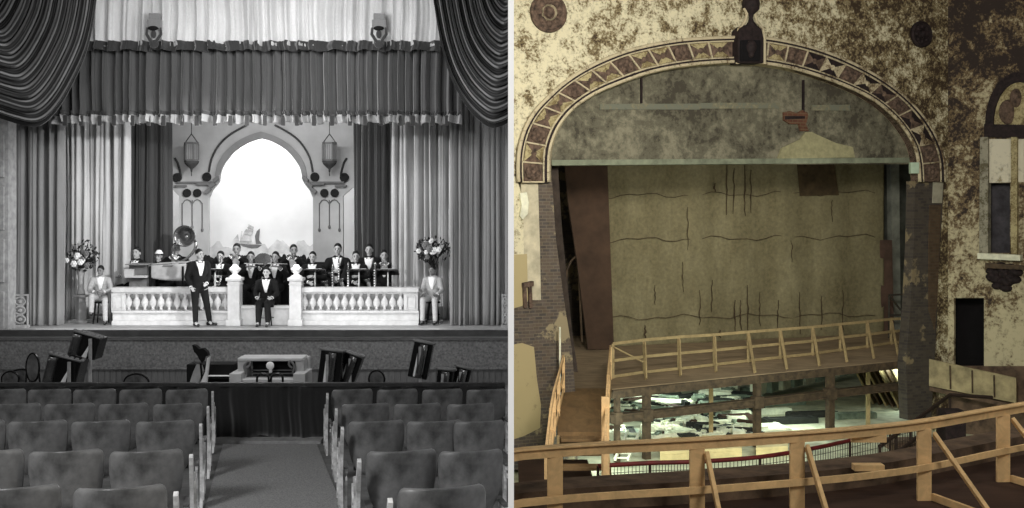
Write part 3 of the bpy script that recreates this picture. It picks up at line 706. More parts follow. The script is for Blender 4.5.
for u,v,Y,lab in ((222,272,25.75,'saxophone held by the seated player left of the left lamp post'),(333,281,25.8,'saxophone with curved bell at the feet of the tall saxophone player'),(339,272,26.2,'saxophone in the hands of the tall player'),(349,279,25.7,'saxophone resting before the first right music desk'),(376,279,25.7,'saxophone resting between the two right music desks')):
    sax(P(u,v+4,Y),rnd.uniform(-.3,.3),lab)
def violin(loc,rz,lab):
    t=thing('violin',lab,'violin',loc,rz,'violins of the band')
    m=MB(); out=[]
    for i in range(28):
        a=2*pi*i/28; r=.085+.022*cos(2*a)*1-.02*cos(4*a); out.append((r*.95*sin(a),-.18+.18-.17*cos(a)*1.05,0))
    m.prism([(x,y,0) for x,y,_ in out],(0,0,.035)); obj('body',m,g_grey,t,local=True,bevel=.006)
    m=MB(); m.bar((0,-.15,.04),(0,-.42,.05),.024,.02); m.ell((0,-.44,.05),(.015,.03,.02)); obj('neck',m,g_black,t,local=True)
    m=MB(); m.bar((-.25,-.05,.1),(.25,-.12,.07),.008,.008); obj('bow',m,g_shirt,t,local=True)
violin(V((X(252,26.1),25.95,Z(267,26)))+V((.02,0,0)),.9,'violin under the chin of the player right of the left lamp post')
violin(V((X(277,26.1),25.95,Z(267,26))),.8,'violin under the chin of the player left of the right lamp post')
def trumpet(loc,rz,lab):
    t=thing('trumpet',lab,'trumpet',loc,rz,'trumpets of the band')
    m=MB(); m.tube([(0,.02,0),(0,-.3,-.02)],.008,8); m.tube(catmull([(0,-.05,0),(.02,-.25,-.02),(.02,-.3,-.06),(.02,-.25,-.09),(.02,-.08,-.09),(.01,-.05,-.05)],4),.007,8); obj('tube',m,g_brass,t,local=True,smooth=True)
    m=MB(); m.lathe([(.008,0),(.014,.08),(.03,.13),(.06,.16),(.055,.158),(.02,.12),(.001,.1)],(0,-.28,-.02),14,axis=(0,-1,-.06)); obj('bell',m,g_brass,t,local=True,smooth=True)
    m=MB()
    for k in range(3): m.lathe([(.012,-.06),(.012,.04),(.005,.045),(.009,.06)],(.0,-.12-.03*k,-.02),8)
    obj('valves',m,g_brass,t,local=True)
for u,v,Y,lab in ((237,254,26.95,'trumpet raised behind the left lamp post'),(294,255,26.95,'trumpet raised behind the right lamp post'),(384,262,26.05,'trumpet raised by the rightmost player')): trumpet(P(u,v,Y),rnd.uniform(-.3,.3),lab)
# drum between the lamp posts
t=thing('drum','small shiny drum in the rear of the band between the lamp posts','drum',P(264,270,27.3))
m=MB(); m.lathe([(.19,-.1),(.2,-.09),(.2,.09),(.19,.1)],P(264,262,27.3),22,axis=(0,-1,.3)); obj('shell',m,g_blackgloss,t,smooth='auto')
for k in(-1,1):
    m=MB(); m.lathe([(.2,-.012),(.212,-.01),(.212,.01),(.2,.012)],P(264,262,27.3)+V((0,-1,.3)).normalized()*.1*k,22,axis=(0,-1,.3)); obj('hoop',m,g_silver,t)
m=MB(); 
for a in range(3): q=a*2.1; m.tube([P(264,266,27.3),P(264,266,27.3)+V((.25*cos(q),.2*sin(q),-1.0))],.012,6)
obj('stand',m,g_iron,t)
# band music desks
def desk(u,lab,Y=25.45,w_=.5):
    t=thing('music_stand',lab,'music stand',(X(u,Y),Y,SZ))
    m=MB(); m.box((X(u,Y),Y,Z(272,Y)),(w_,.3,.035),M=Matrix.Rotation(-.45,3,'X')); m.box((X(u,Y),Y+.14,Z(272,Y)-.05),(w_,.03,.05)); obj('desk_top',m,g_blackgloss,t)
    m=MB(); m.tube([(X(u,Y),Y,Z(272,Y)),(X(u,Y),Y,SZ+.03)],.018,8); obj('pole',m,g_iron,t)
    for a in range(3):
        q=a*2.094+.5; m=MB(); m.tube([(X(u,Y),Y,SZ+.2),(X(u,Y)+.2*cos(q),Y+.2*sin(q),SZ+.01)],.01,6); obj('foot',m,g_iron,t)
    m=MB(); m.box((X(u,Y),Y+.015,Z(272,Y)+.026),(w_*.7,.24,.012),M=Matrix.Rotation(-.45,3,'X')); tag(obj('sheet_music',m,g_shirt),'white sheet music on the '+lab,'sheet music')
desk(215,'music stand left of the left lamp post'); desk(315,'music stand right of the right lamp post'); desk(359,'first dark music desk at the right end of the band'); desk(388,'last dark music desk at the right end of the band')
# piano and draped table behind the left balustrade
t=thing('piano','small upright piano behind the left end of the balustrade','piano',(X(141,25.7),25.7,SZ)); Y=25.7
m=MB(); m.box((X(141,Y),Y+.1,(SZ+Z(264,Y))/2),(.46,.5,Z(264,Y)-SZ)); m.box((X(141,Y),Y-.03,Z(264,Y)),(.52,.62,.03)); obj('case',m,M('piano_wood',120,.45,.2,6),t,bevel=.01)
m=MB(); m.box((X(141,Y)-.02,Y-.22,Z(276,Y)),(.5,.22,.05)); m.box((X(133,Y),Y-.25,Z(272,Y)),(.2,.12,.16)); obj('keyboard_shelf',m,g_cream,t,bevel=.006)
m=MB(); m.box((X(141,Y),Y-.17,Z(270,Y)),(.4,.02,.2)); obj('front_panel',m,g_grey,t)
m=MB(); Y=25.6; m.box((X(168,Y),Y+.2,Z(265,Y)-.02),(.86,.6,.04)); 
t=thing('draped_table','table draped with a pale cloth behind the balustrade','table',(X(168,Y),Y,SZ)); obj('table_top',m,g_grey,t)
for sx in(-1,1):
    for sy in(-.1,.4): 
        m=MB(); m.box((X(168,Y)+sx*.38,Y+sy,(SZ+Z(266,Y))/2),(.05,.05,Z(266,Y)-SZ)); obj('leg',m,g_black,t)
u0,u1=151,186
def dr(s,q):
    u=u0+(u1-u0)*s; top=264.5+ (1-s)*1.0-1.2*s; bot=283-5*(1-s)**2-3*s**3*0-2.5*s; v=top+(bot-top)*q
    return P(u,v,25.5-.02*sin(s*9+q*4)-.03*q)
m=MB(); m.grid(dr,30,8,.01); m.grid(lambda s,q:P(u0+(u1-u0)*s,264.5+(1-s)*1-1.2*s-.6*q,25.5)+V((0,.65*q,.015)),12,4,V((0,0,.01)))
tag(obj('table_cloth',m,g_tan,smooth=True),'pale cloth hanging in a curve over the table edge','cloth')
m=MB(); m.box((X(168,26.0),25.58,Z(278,25.6)),(.95,.02,.7)); 

# ================================================================ ORCHESTRA PIT
YR=16.2; ZR=Z(383,YR); zf=DFLOOR(YR)
m=MB(); m.box((-6.05,YR,ZR-.02),(11.9,.10,.05)); m.box((-6.05,YR+.02,ZR-.07),(11.85,.03,.06)); struct('trim_5',m,M('rail_wood',48,.5,.3,6))
f=fold(21,26)
def cf(s,q):
    x=-12+11.9*s
    return (x,YR-.03+.06*f(s,1-q)*(.4+.6*q),ZR-.04+(zf+.03-(ZR-.04))*q+(.05*max(0,sin(s*47)) *q if abs(x+3.9)<1 else 0))
m=MB(); m.grid(cf,520,8,.01); tag(obj('pit_curtain',m,cloth('pit_velvet',34,.8,.8),smooth=True),'dark pleated velvet curtain hung along the orchestra pit rail','curtain')
m=MB(); m.box((X(270,YR),YR-.18,zf+.03),(1.6,.3,.08)); struct('trim_6',m,g_frame)
m=MB(); m.box((-6.05,YR+.25,(PITZ+ZR-.1)/2),(11.9,.06,ZR-.1-PITZ)); struct('wall_pit_rail',m,g_black)
# hooded music desks, seen end-on and tilted
def hooded(u,vtop,Y,slant,hgt,lab,w_=.46,flip=1):
    base=V((X(u,Y),Y,PITZ)); t=thing('hooded_music_desk',lab,'music desk',base)
    zt=Z(vtop,Y); d=V((flip*slant,0,1)).normalized(); n_=V((1,0,-flip*slant)).normalized()
    c=V((X(u,Y),Y,zt)); s=hgt
    def q(a,b,dy=0): return c+n_*a+V((0,dy,0))-d*b
    m=MB(); m.prism([q(-w_/2,0),q(w_/2,-.0),q(w_/2,s),q(-w_/2,s)],(0,.42,0)); obj('desk_box',m,g_blackgloss,t,bevel=.02)
    m=MB(); k=8
    m.grid(lambda a,b: q(-w_/2+ .02+.16*(1-cos(a*pi/2))*flip*1+ (0 if flip>0 else w_*.7), .02+s*.92*b, -.02-.12*sin(a*pi)),8,6,.02)
    obj('curved_cheek',m,g_silver,t,smooth=True)
    m=MB(); 
    for i in range(7): m.ell(q(-w_/2+w_*i/6,-.015,.05),(.045,.05,.03),nu=8,nv=5)
    m.tube([q(-w_/2,-.01,-.02),q(w_/2,-.01,-.02)],.02,8); obj('scroll_edge',m,g_grey,t,smooth=True)
    m=MB(); x=c.x+(w_*.18)*flip; m.box((x,Y-.08,(zt-.06+PITZ)/2+.0),(.05,.04,zt-.06-PITZ)); obj('post',m,g_frame,t)
    m=MB(); m.prism([q(w_*.05*flip,s*.95,-.05),q(w_*.22*flip,s*.3,-.05),q(w_*.22*flip,s*.95,-.05)],(0,.02,0)); obj('sheet',m,g_shirt,t)
hooded(87,335,20.2,.28,.42,'tallest tilted hooded music desk left in the pit',.5)
hooded(65,358,19.6,.25,.5,'lower tilted hooded music desk beside the tall one, left in the pit',.58)
hooded(332,351,19.9,-.12,.62,'first tilted hooded music desk right of the console',.4,-1)
hooded(354,355,20.3,-.35,.62,'second tilted hooded music desk right of the console, leaning away',.34,-1)
hooded(424,343,20.1,-.2,.66,'tall hooded music desk toward the right end of the pit',.36,-1)
hooded(446,370,19.6,-.1,.5,'low hooded music desk beside the tall one at right',.3,-1)
hooded(464,368,19.8,-.25,.5,'lowest hooded music desk nearest the right end of the pit',.3,-1)
# round backed chairs in the pit
def hoop_chair(u,vt,w_,h_,Y,lab,rz=0):
    t=thing('pit_chair',lab,'chair',(X(u,Y),Y,PITZ),rz); zt=Z(vt,Y)-PITZ
    m=MB(); out=[(w_/2*cos(a)*(1 if sin(a)<0 else 1),0,zt-h_/2+h_/2*sin(a)*1.0) for a in [2*pi*i/22 for i in range(22)]]
    m.prism([(x,-.2+.0,z) for x,_,z in out],(0,.03,0)); obj('back_panel',m,g_seat,t,local=True,bevel=.008)
    m=MB(); m.tube([(x*1.04,-.19,z) for x,_,z in out],.02,6,closed=True); obj('back_hoop',m,g_blackgloss,t,local=True)
    m=MB(); m.box((0,0,.44),(.38,.4,.04)); obj('seat',m,g_seat,t,local=True,bevel=.01)
    for a in(-1,1):
        for b in(-1,1): m=MB(); m.tube([(a*.17,b*.18,.44 if b>0 else .44),(a*.19,b*.2,0)],.017,7); obj('leg',m,g_blackgloss,t,local=True)
        m=MB(); m.tube([(a*.16,-.19,.44),(a*min(.16,w_/2),-.19,zt-h_*.7)],.017,7); obj('back_post',m,g_blackgloss,t,local=True)
hoop_chair(39,352,.24,.5,19.6,'tall narrow round-backed chair left of the hooded desks',-.15)
hoop_chair(26,368,.46,.3,20.4,'low round-backed dark chair at the far left of the pit')
hoop_chair(15,370,.3,.28,20.0,'small dark chair at the left edge of the pit')
hoop_chair(140,372.5,.42,.3,19.6,'round-backed dark chair alone left of the keyboard bench')
hoop_chair(378,369,.26,.3,19.4,'small dark round-backed chair right of the two hooded desks')
# organ console
t=thing('organ_console','pale organ console with dark keyboard recess in the middle of the pit','organ console',(X(269,20.2),20.2,PITZ)); Y=20.2
z=lambda v:Z(v,Y); w1=X(305,Y)-X(234,Y); cx=X(269.5,Y)
m=MB(); m.box((cx,Y+.5,(z(359.5)+PITZ)/2),(w1,.1,z(359.5)-PITZ)); m.box((cx,Y+.3,z(360)),(w1-.1,.5,.06))
for s in(-1,1): m.box((cx+s*(w1/2-.07),Y+.15,(z(372)+PITZ)/2),(.22,.7,z(372)-PITZ)); m.box((cx+s*(w1/2-.12),Y+.3,(z(360)+PITZ)/2),(.16,.4,z(360)-PITZ))
m.box((cx,Y+.05,z(381)),(w1-.3,.3,.1)); obj('case',m,g_cream,t,bevel=.015)
m=MB(); m.box((cx,Y+.42,z(370)),(w1-.5,.04,.36)); obj('keyboard_recess',m,g_black,t)
for k in range(3):
    m=MB(); m.box((cx,Y+.2+.07*k,z(377)+.05*k-.02),(w1-.52,.1,.018)); obj('keyboard',m,g_grey,t)
for s in(-1,1):
    m=MB(); m.tube(catmull([(cx+s*.42,Y+.0,z(374)),(cx+s*.46,Y-.02,z(366)),(cx+s*.38,Y,z(361)),(cx+s*.36,Y,z(365)),(cx+s*.42,Y,z(368))],5),.022,8); obj('scroll',m,g_grey,t,smooth=True)
m=MB(); m.ell((cx,Y+.05,z(366)),(.075,.03,.075)); m.box((cx,Y+.1,z(371)),(.05,.06,.08)); obj('music_clip',m,g_shirt,t,smooth=True)
t=thing('bentwood_chair','bentwood chair with looped back in front of the organ console','chair',(X(270,19.3),19.3,PITZ)); Y=19.3; z=lambda v:Z(v,Y)
for a,b in ((256,270),(270,284)):
    m=MB(); q=[(X(a+(b-a)*.06,Y),Y,z(384)),(X(a+(b-a)*.1,Y),Y,z(377)),(X(a+(b-a)*.3,Y),Y,z(374.5)),(X((a+b)/2,Y),Y,z(373.8)),(X(a+(b-a)*.75,Y),Y,z(374.5)),(X(b-(b-a)*.1,Y),Y,z(378)),(X(b-(b-a)*.1,Y),Y,z(386))]
    m.tube(catmull(q,4),.02,8); obj('back_loop',m,g_blackgloss,t,smooth=True)
m=MB(); m.box((X(270,Y),Y+.25,PITZ+.44),(.5,.44,.05)); obj('seat',m,g_blackgloss,t,bevel=.01)
for a in(-1,1):
    for b in(0,1): m=MB(); m.tube([(X(270,Y)+a*.22,Y+b*.45,PITZ+.44),(X(270,Y)+a*.23,Y+b*.46,PITZ)],.018,7); obj('leg',m,g_blackgloss,t)
# keyboard bench / dark box with white keys at left of console
t=thing('keyboard_cabinet','low black keyboard cabinet with white keys left of the console','keyboard',(X(209,20.4),20.4,PITZ)); Y=20.4; z=lambda v:Z(v,Y)
m=MB(); m.box((X(209,Y),Y+.3,(z(365)+PITZ)/2),(.88,.45,z(365)-PITZ)); obj('case',m,g_black,t,bevel=.01)
m=MB(); m.box((X(220,Y),Y-.0,z(377)),(.46,.2,.05)); obj('key_bed',m,g_blackgloss,t)
for k in range(14):
    m=MB(); m.box((X(220,Y)-.2+k*.031,Y-.02,z(376)),(.028,.16,.02)); obj('white_key',m,g_shirt,t)
t=thing('draped_music_stand','leaning pale-draped music stand with a dark hat shape on top','music stand',(X(197,19.7),19.7,PITZ)); Y=19.7; z=lambda v:Z(v,Y)
m=MB(); 
m.prism([P(u,v,Y) for u,v in ((189,384),(193,372),(197,363),(201,366),(203,371),(198,385))],(0,.1,0)); obj('left_leaf',m,g_tan,t,bevel=.01)
m=MB(); m.prism([P(u,v,Y-.03) for u,v in ((200,384),(205,372),(207,358),(209,357),(206,384))],(0,.1,0)); obj('right_leaf',m,g_shirt,t)
m=MB(); m.tube([P(200,356,Y),P(203,390,Y),(X(203,Y),Y,PITZ)],.02,8); obj('post',m,g_blackgloss,t)
m=MB(); m.prism([P(u,v,Y-.05) for u,v in ((192,345),(195,345.5),(199,349),(203,348.5),(207,352),(208,356),(204,357),(202,363),(199,359),(197,355),(194,352))],(0,.14,0)); obj('dark_cloth',m,g_black,t,bevel=.015)
m=MB(); m.ell(P(198.5,361,Y),(.09,.06,.05)); obj('knob',m,g_grey,t,smooth=True)

# ================================================================ SEATS
def seat_proto():
    t=thing('theatre_seat','x','seat',(0,0,0))
    zs=[(.34,.12),(.38,.18),(.47,.232),(.58,.262),(.70,.274),(.79,.276),(.835,.271),(.86,.258),(.872,.235)]
    m=MB(); ni=12
    def bk(s,q):
        k=q*(len(zs)-1); i=min(int(k),len(zs)-2); fr=k-i; z=zs[i][0]+(zs[i+1][0]-zs[i][0])*fr; w_=zs[i][1]+(zs[i+1][1]-zs[i][1])*fr
        a=s*2-1; return (a*w_,-.10-.12*(z-.36)+.11*a*a, z+(.012*(1-a*a) if q==1 else 0))
    m.grid(bk,ni,14,V((0,.028,0))); obj('backrest',m,g_seat,t,smooth='auto',local=True,bevel=.006)
    m=MB(); m.grid(lambda s,q:((s*2-1)*(.21-.03*q),.02+.05*sin(pi*q)+.03,.38+.36*q),8,6,V((0,.05,0))); obj('folding_seat',m,g_seat2,t,smooth='auto',local=True)
    for s in(-1,1):
        m=MB(); x=s*.292; m.box((x,.04,.21),(.03,.07,.42)); m.box((x,.02,.01),(.05,.26,.02)); m.box((x,.05,.40),(.028,.2,.05)); m.box((x,.02,.33),(.02,.2,.05)); obj('standard',m,g_iron,t,local=True,bevel=.006)
        m=MB(); m.box((x,.07,.435),(.05,.28,.025)); obj('armrest',m,g_seat,t,local=True,bevel=.008)
    return t
sp_=seat_proto(); first=[True]; ends=[]
YAW=atan2(256,1100)
def put(x,Y,lab,end=0):
    sx=1
    if x>-.34: x=-.325; sx=.92
    loc=(x,Y,DFLOOR(Y)+.002)
    if first[0]: sp_.location=loc; sp_.rotation_euler=(0,0,YAW); sp_['label']=lab; o=sp_; first[0]=False
    else: o=dup(sp_,loc,YAW,lab)
    o['group']='wooden theatre seats in rows'; o.scale=(sx,1,1)
    if end: ends.append((o,end))
    return o
rowsL=[(14.8,390,[5-0,50,95,141,187]),(12.6,404,[16,70,124,178]),(10.7,424,[-24,38.5,101.5,165.5]),(8.5,452,[-13,67,147]),(6.8,488,[15,121])]
rowsR=[(14.8,390,[352,397,442,486]),(12.6,404,[365,417,470]),(10.7,424,[376,434,482]),(8.5,450,[401,474.5]),(6.8,485,[441])]
ordn=['next to the aisle','second from the aisle','third from the aisle','fourth from the aisle','fifth from the aisle']
rown=['front row by the pit','second row from the pit','third row from the pit','fourth row from the pit','rearmost row nearest the viewer']
for rows,sidew,s in ((rowsL,'left',1),(rowsR,'right',-1)):
    for ri,(Y,v,us) in enumerate(rows):
        us=sorted(us,reverse=(s==1))
        for k,u in enumerate(us):
            put(X(u,Y),Y,'theatre seat %s, %s, %s block'%(ordn[k],rown[ri],sidew),s if k==0 else 0)

def add_end(o,end):
    m=MB(); s=end; x=s*.325
    out=[(-.16,.02),(.2,.02),(.17,.1),(.13,.3),(.15,.5),(.18,.58),(.16,.64),(.05,.67),(-.08,.66),(-.15,.78),(-.2,.86),(-.24,.84),(-.2,.7),(-.14,.55),(-.1,.35),(-.13,.12)]
    m.prism([(x,y,z) for y,z in out],(s*.03,0,0)); 
    for z,r in ((.2,.05),(.35,.045),(.5,.05)): m.lathe([(.001,0),(r,0),(r*.8,.02),(.001,.02)],(x+s*.03,.02,z),10,axis=(s,0,0))
    m.bar((x+s*.035,-.12,.1),(x+s*.035,-.06,.62),.02,.02); m.bar((x+s*.035,.15,.1),(x+s*.035,.11,.6),.02,.02)
    obj('aisle_end_panel',m,g_iron,o,local=True,bevel=.004)
for o,e in ends: add_end(o,e)

# ---- left hall lights
area((X(261,25),24.9,Z(105,24.9)),(X(261,28.4),28.4,Z(170,28.4)),4.2,95,(1,1,1),.3,'set_fill_light')  # added lamp hidden behind the lower valance to brighten the scenery wall
area((X(256,20)+0,19.2,H+3.6),(X(256,26),26,SZ+1.2),5,300,(1,1,1),1.2,'border_lights')
spot((-1.0,18.5,H+2.2),P(115,235,26),3000,34,.6,rad=.12)
spot((-10.9,18.5,H+2.2),P(405,235,26),2800,34,.6,rad=.12)
area((X(258,29.4),29.3,H+3.6),(X(258,30.6),30.6,SZ+2.2),3.6,230,(1,1,1),.8,'cyclorama_lights')
area((-5.5,2,H+4),(-5,12,H-2.5),2,620,(1,1,1),name='balcony_light')  # added fill from beside the camera for the seats and partition end
area((-6,23.98,SZ+.07),(-6,27.2,H),9,42,(1,1,1),.08,'footlights')
# ================================================================ RIGHT HALL (derelict)
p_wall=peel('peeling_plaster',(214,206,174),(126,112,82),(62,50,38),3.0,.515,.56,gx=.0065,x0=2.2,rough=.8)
p_wall_r=peel('peeling_plaster_dark',(170,158,112),(112,96,62),(66,54,40),2.4,.44,.52,(7,3,1))
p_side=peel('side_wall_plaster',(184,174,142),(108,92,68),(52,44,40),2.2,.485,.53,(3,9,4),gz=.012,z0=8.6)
p_brick=brickm('old_brick',(112,98,84),(76,72,70),(128,118,98),.3,.095,(150,138,110),.56)
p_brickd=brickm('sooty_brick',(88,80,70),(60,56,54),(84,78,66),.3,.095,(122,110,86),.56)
p_patch=peel('patch_plaster',(176,162,122),(140,122,84),(84,70,50),1.3,.6,.66,(1,1,8))
p_tymp=peel('tympanum_plaster',(134,130,110),(98,95,80),(70,66,56),1.1,.48,.53,(2,2,2),streak=.35); p_lint=M('lintel',128,.8,.15,3)
p_lint=M('lintel_concrete',(122,128,108),.85,.15,3); p_tan=M('exposed_scratch_coat',(150,146,112),.95,.1,6,bump=.4)
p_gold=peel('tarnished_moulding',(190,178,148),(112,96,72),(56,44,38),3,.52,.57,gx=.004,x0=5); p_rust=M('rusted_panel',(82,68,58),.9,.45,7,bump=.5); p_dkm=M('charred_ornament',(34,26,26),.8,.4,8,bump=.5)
p_cream=peel('cream_tile',(176,164,124),(126,112,78),(70,56,42),4,.5,.56); p_wood=wood('new_lumber',(226,190,138),5,.6,.16,(1,1,1)); p_wood2=wood('dusty_lumber',(164,144,104),5,.75,.2)
p_floor=wood('dusty_stage_floor',(140,122,96),1.6,.9,.25,(.5,1.6,1)); p_ply=wood('walkway_plywood',(128,104,72),2,.8,.25,(2,.5,1)); p_dirt=M('dirty_concrete',(92,76,62),.95,.3,3,bump=.5,bd=.03)
p_steel=M('brown_steel',(70,58,44),.8,.3,5,bump=.3); p_bfloor=M('basement_slab',(176,176,150),.8,.15,2); p_dark=M('sooty_black',(14,12,14),.95,.3); p_dwood=wood('dark_boards',(66,48,38),3,.8,.3,(.4,4,1))
p_red=M('dark_red_rail',(84,26,26),.55,.2); p_mesh=M('wire_mesh',(44,34,28),.6,.2); p_pale=M('pale_board',(214,214,190),.7,.12,3); p_grn=M('greyed_board',(110,120,104),.8,.2,4); p_drk=M('dark_board',(36,36,32),.8,.3)
p_yel=M('yellowed_sheet',(206,188,138),.7,.1,2); p_brown=wood('dark_panel_wood',(90,72,52),5,.7,.3); p_rail=M('grey_pipe',(70,66,58),.6,.2,metal=.4)
n=NT('fire_curtain_canvas',.95,0,.1); a=n.noise(1.1,7,.65,(1,1,.35)); b=n.noise(2.6,5,.6,(2.2,2.2,.12),off=(4,0,0)); g=n.noise(9,4)
c=n.ramp(a,[(.3,(96,90,70)),(.55,(122,116,92)),(.75,(146,140,112))]); c=n.mix(n.ramp(b,[(.62,0),(.72,150)]),c,(58,48,34))
c=n.mix(.25,c,n.ramp(g,[(.3,(84,76,50)),(.7,(168,156,110))])); n.col(c); n.bump(g,.3,.02); p_fire=n.m
A0=P(553,0,31.0); B0=P(925,0,36.2); A0.z=0; B0.z=0
FD=(B0-A0).normalized(); FN=V((FD.y,-FD.x,0))         # FN points toward the viewer
def onp(u,v,A,N,off=0):
    d=V(((u-512)/F,1,-(v-V0)/F)); o=V((0,0,H)); t=(A+N*off-o); t.z=0
    return o+d*(t.dot(N)/d.dot(N))
def FP(u,v,off=0): return onp(u,v,A0,FN,off)
def mir(x): return x
outer=catmull([(518,182),(517.5,165),(519,148),(524,130),(534,112),(548,97),(566,81),(590,66),(620,53),(650,45),(690,39),(751,37),(785,41),(820,50),(850,62),(880,78),(905,97),(925,119),(938,141),(944,160),(945,182)],5)
inner_=catmull([(549,182),(549,165),(550,150),(555,134),(563,120),(576,106),(596,93),(622,82),(652,72),(690,65),(738,62),(780,66),(815,75),(845,86),(870,98),(890,113),(904,129),(914,146),(918,164),(919,182)],5)
Ou=[(p.x,p.y) for p in outer]; In=[(p.x,p.y) for p in inner_]
def w_at(pts,f):   # sample by fraction of length
    L=[0]
    for i in range(1,len(pts)): L.append(L[-1]+math.hypot(pts[i][0]-pts[i-1][0],pts[i][1]-pts[i-1][1]))
    t=f*L[-1]
    for i in range(1,len(pts)):
        if L[i]>=t-1e-9:
            k=(t-L[i-1])/max(1e-9,L[i]-L[i-1]); return (pts[i-1][0]+(pts[i][0]-pts[i-1][0])*k,pts[i-1][1]+(pts[i][1]-pts[i-1][1])*k)
    return pts[-1]
NS=96
OO=[w_at(Ou,i/NS) for i in range(NS+1)]; II=[w_at(In,i/NS) for i in range(NS+1)]
def mixp(i,k): return (OO[i][0]+(II[i][0]-OO[i][0])*k, OO[i][1]+(II[i][1]-OO[i][1])*k)
# main wall: plaster around the arch, left flank and right flank
c=[(511.5,-60),(948,-60),(948,475),(941,475),(938,300)]+[OO[i] for i in range(NS,-1,-1)]+[(523,200),(524,260),(528,300),(530,360),(530,470),(511.5,470)]
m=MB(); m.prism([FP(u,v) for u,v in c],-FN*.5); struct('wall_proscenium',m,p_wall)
# piers: plaster strip and brick strip on the left, soot-blackened brick on the right
m=MB(); m.prism([FP(u,v,-.02) for u,v in ((521,182),(538,182),(540,250),(541,300),(524,300),(523,240))],-FN*.4); struct('trim_7',m,M('pier_plaster',(190,182,156),.8,.12,3))
m=MB(); m.prism([FP(u,v,-.06) for u,v in ((537,181),(552,181),(556,240),(564,300),(572,350),(576,400),(578,470),(526,470),(526,296),(540,298),(538,240))],-FN*.9); struct('wall_pier_left',m,p_brick)
m=MB(); m.prism([FP(u,v,-.05) for u,v in ((919,181),(944,181),(941,250),(937,320),(934,372),(931,420),(908,420),(906,366),(911,300),(914,240),(915,181))],-FN*.4); struct('wall_pier_right',m,p_brickd)
m=MB(); m.prism([FP(u,v,.0) for u,v in ((934,180),(943.5,180),(942,203),(933,203))],-FN*.06); struct('trim_8',m,M('pale_patch',(150,146,128),.9,.1))
m=MB(); m.prism([FP(u,v,-.01) for u,v in ((930,205),(941,205),(938,290),(935,330),(929,310),(929,240))],-FN*.06); struct('trim_9',m,brickm('warm_brick',(92,76,58),(74,60,48),(84,76,62),.3,.095,(60,48,40),.62))
# left wall patches that have kept their plaster
m=MB(); 
for pts in ([(511.5,345),(522,343),(534,347),(537,380),(541,405),(540,428),(524,436),(511.5,440)],[(511.5,255),(527,254),(528,300),(522,306),(511.5,309)]): 
    mm=MB(); mm.prism([FP(u,v,.03) for u,v in pts],-FN*.05); struct('wall_plaster_patch',mm,p_patch)
m=MB(); m.prism([FP(u,v,.015) for u,v in ((511.5,306),(523,304),(530,300),(534,330),(540,400),(546,470),(511.5,470))],-FN*.05); struct('wall_brick_patch',m,p_brick)
# rusty bracket patches on the left pier
t=obj('rusty_bracket',MB().prism([FP(u,v,.1) for u,v in ((520,193),(527,192),(529,203),(528,214),(523,220),(520,216),(522,206))],-FN*.12),p_pale,bevel=.02); tag(t,'torn pale sheet metal scrap hanging on the upper left pier','metal scrap')
mm=MB()
for u in (525,530.5): mm.prism([FP(u-1.8,284,.12),FP(u+1.6,284,.12),FP(u+2.4,308,.12),FP(u-.8,308,.12)],-FN*.14)
mm.prism([FP(523,283,.13),FP(534,281,.13),FP(534,286,.13),FP(523,288,.13)],-FN*.15); tag(obj('broken_bracket',mm,p_rust,bevel=.01),'broken rusty bracket low on the left brick pier','bracket')
# tympanum above the opening
iv=[p for p in II if p[1]<165]
m=MB(); m.prism([FP(u,v,-.35) for u,v in [(546,164)]+iv[0:]+[(921,164)]],-FN*.25); struct('wall_tympanum',m,p_tymp)
m=MB(); m.prism([FP(u,v,-.3) for u,v in ((552,160),(919,157.5),(919,162.5),(552,165.5))],-FN*.5); struct('trim_10',m,p_lint)
m=MB(); m.prism([FP(u,v,-.28) for u,v in ((778,158.5),(782,148),(800,139.5),(806,132),(812,132),(818,135),(836,143),(853,147),(855,157.5))],-FN*.08); struct('wall_scratch_coat',m,p_tan)
mm=MB(); mm.prism([FP(u,v,-.27) for u,v in ((784,112),(790,111),(797,113),(803,110),(808,113),(808,117),(806,124),(809,131),(801,131),(799,124),(790,124),(784,120))],-FN*.1)
struct('wall_exposed_brick',mm,brickm('raw_brick',(116,80,62),(86,58,46),(120,106,84),.26,.1))
mm=MB(); mm.prism([FP(u,v,-.26) for u,v in ((785,116),(805,116),(805,118.5),(785,119.5))],-FN*.1); struct('trim_11',mm,p_dkm)
for u,v0_,v1_ in ((642,78,103),(804,80,112)):
    mm=MB(); mm.prism([FP(u-.7,v0_,-.27),FP(u+.7,v0_,-.27),FP(u+.7,v1_,-.27),FP(u-.7,v1_,-.27)],-FN*.1)
    tag(obj('hanging_strap',mm,p_dkm),'dark vertical strap on the grey tympanum, '+('left' if u<700 else 'above the exposed brick'),'strap')
for pts in ([(548,182),(552,150),(560,132),(554,182)],):
    pass
for u0,u1,v in ((600,700,107),(700,780,106),(812,850,108)):
    mm=MB(); mm.prism([FP(u0,v-3,-.31),FP(u1,v-3.4,-.31),FP(u1,v+2.5,-.31),FP(u0,v+2.5,-.31)],-FN*.05); struct('trim_12',mm,peel('ghost_moulding%d'%u0,(136,132,108),(110,112,98),(88,94,84),1.6,.48,.58))
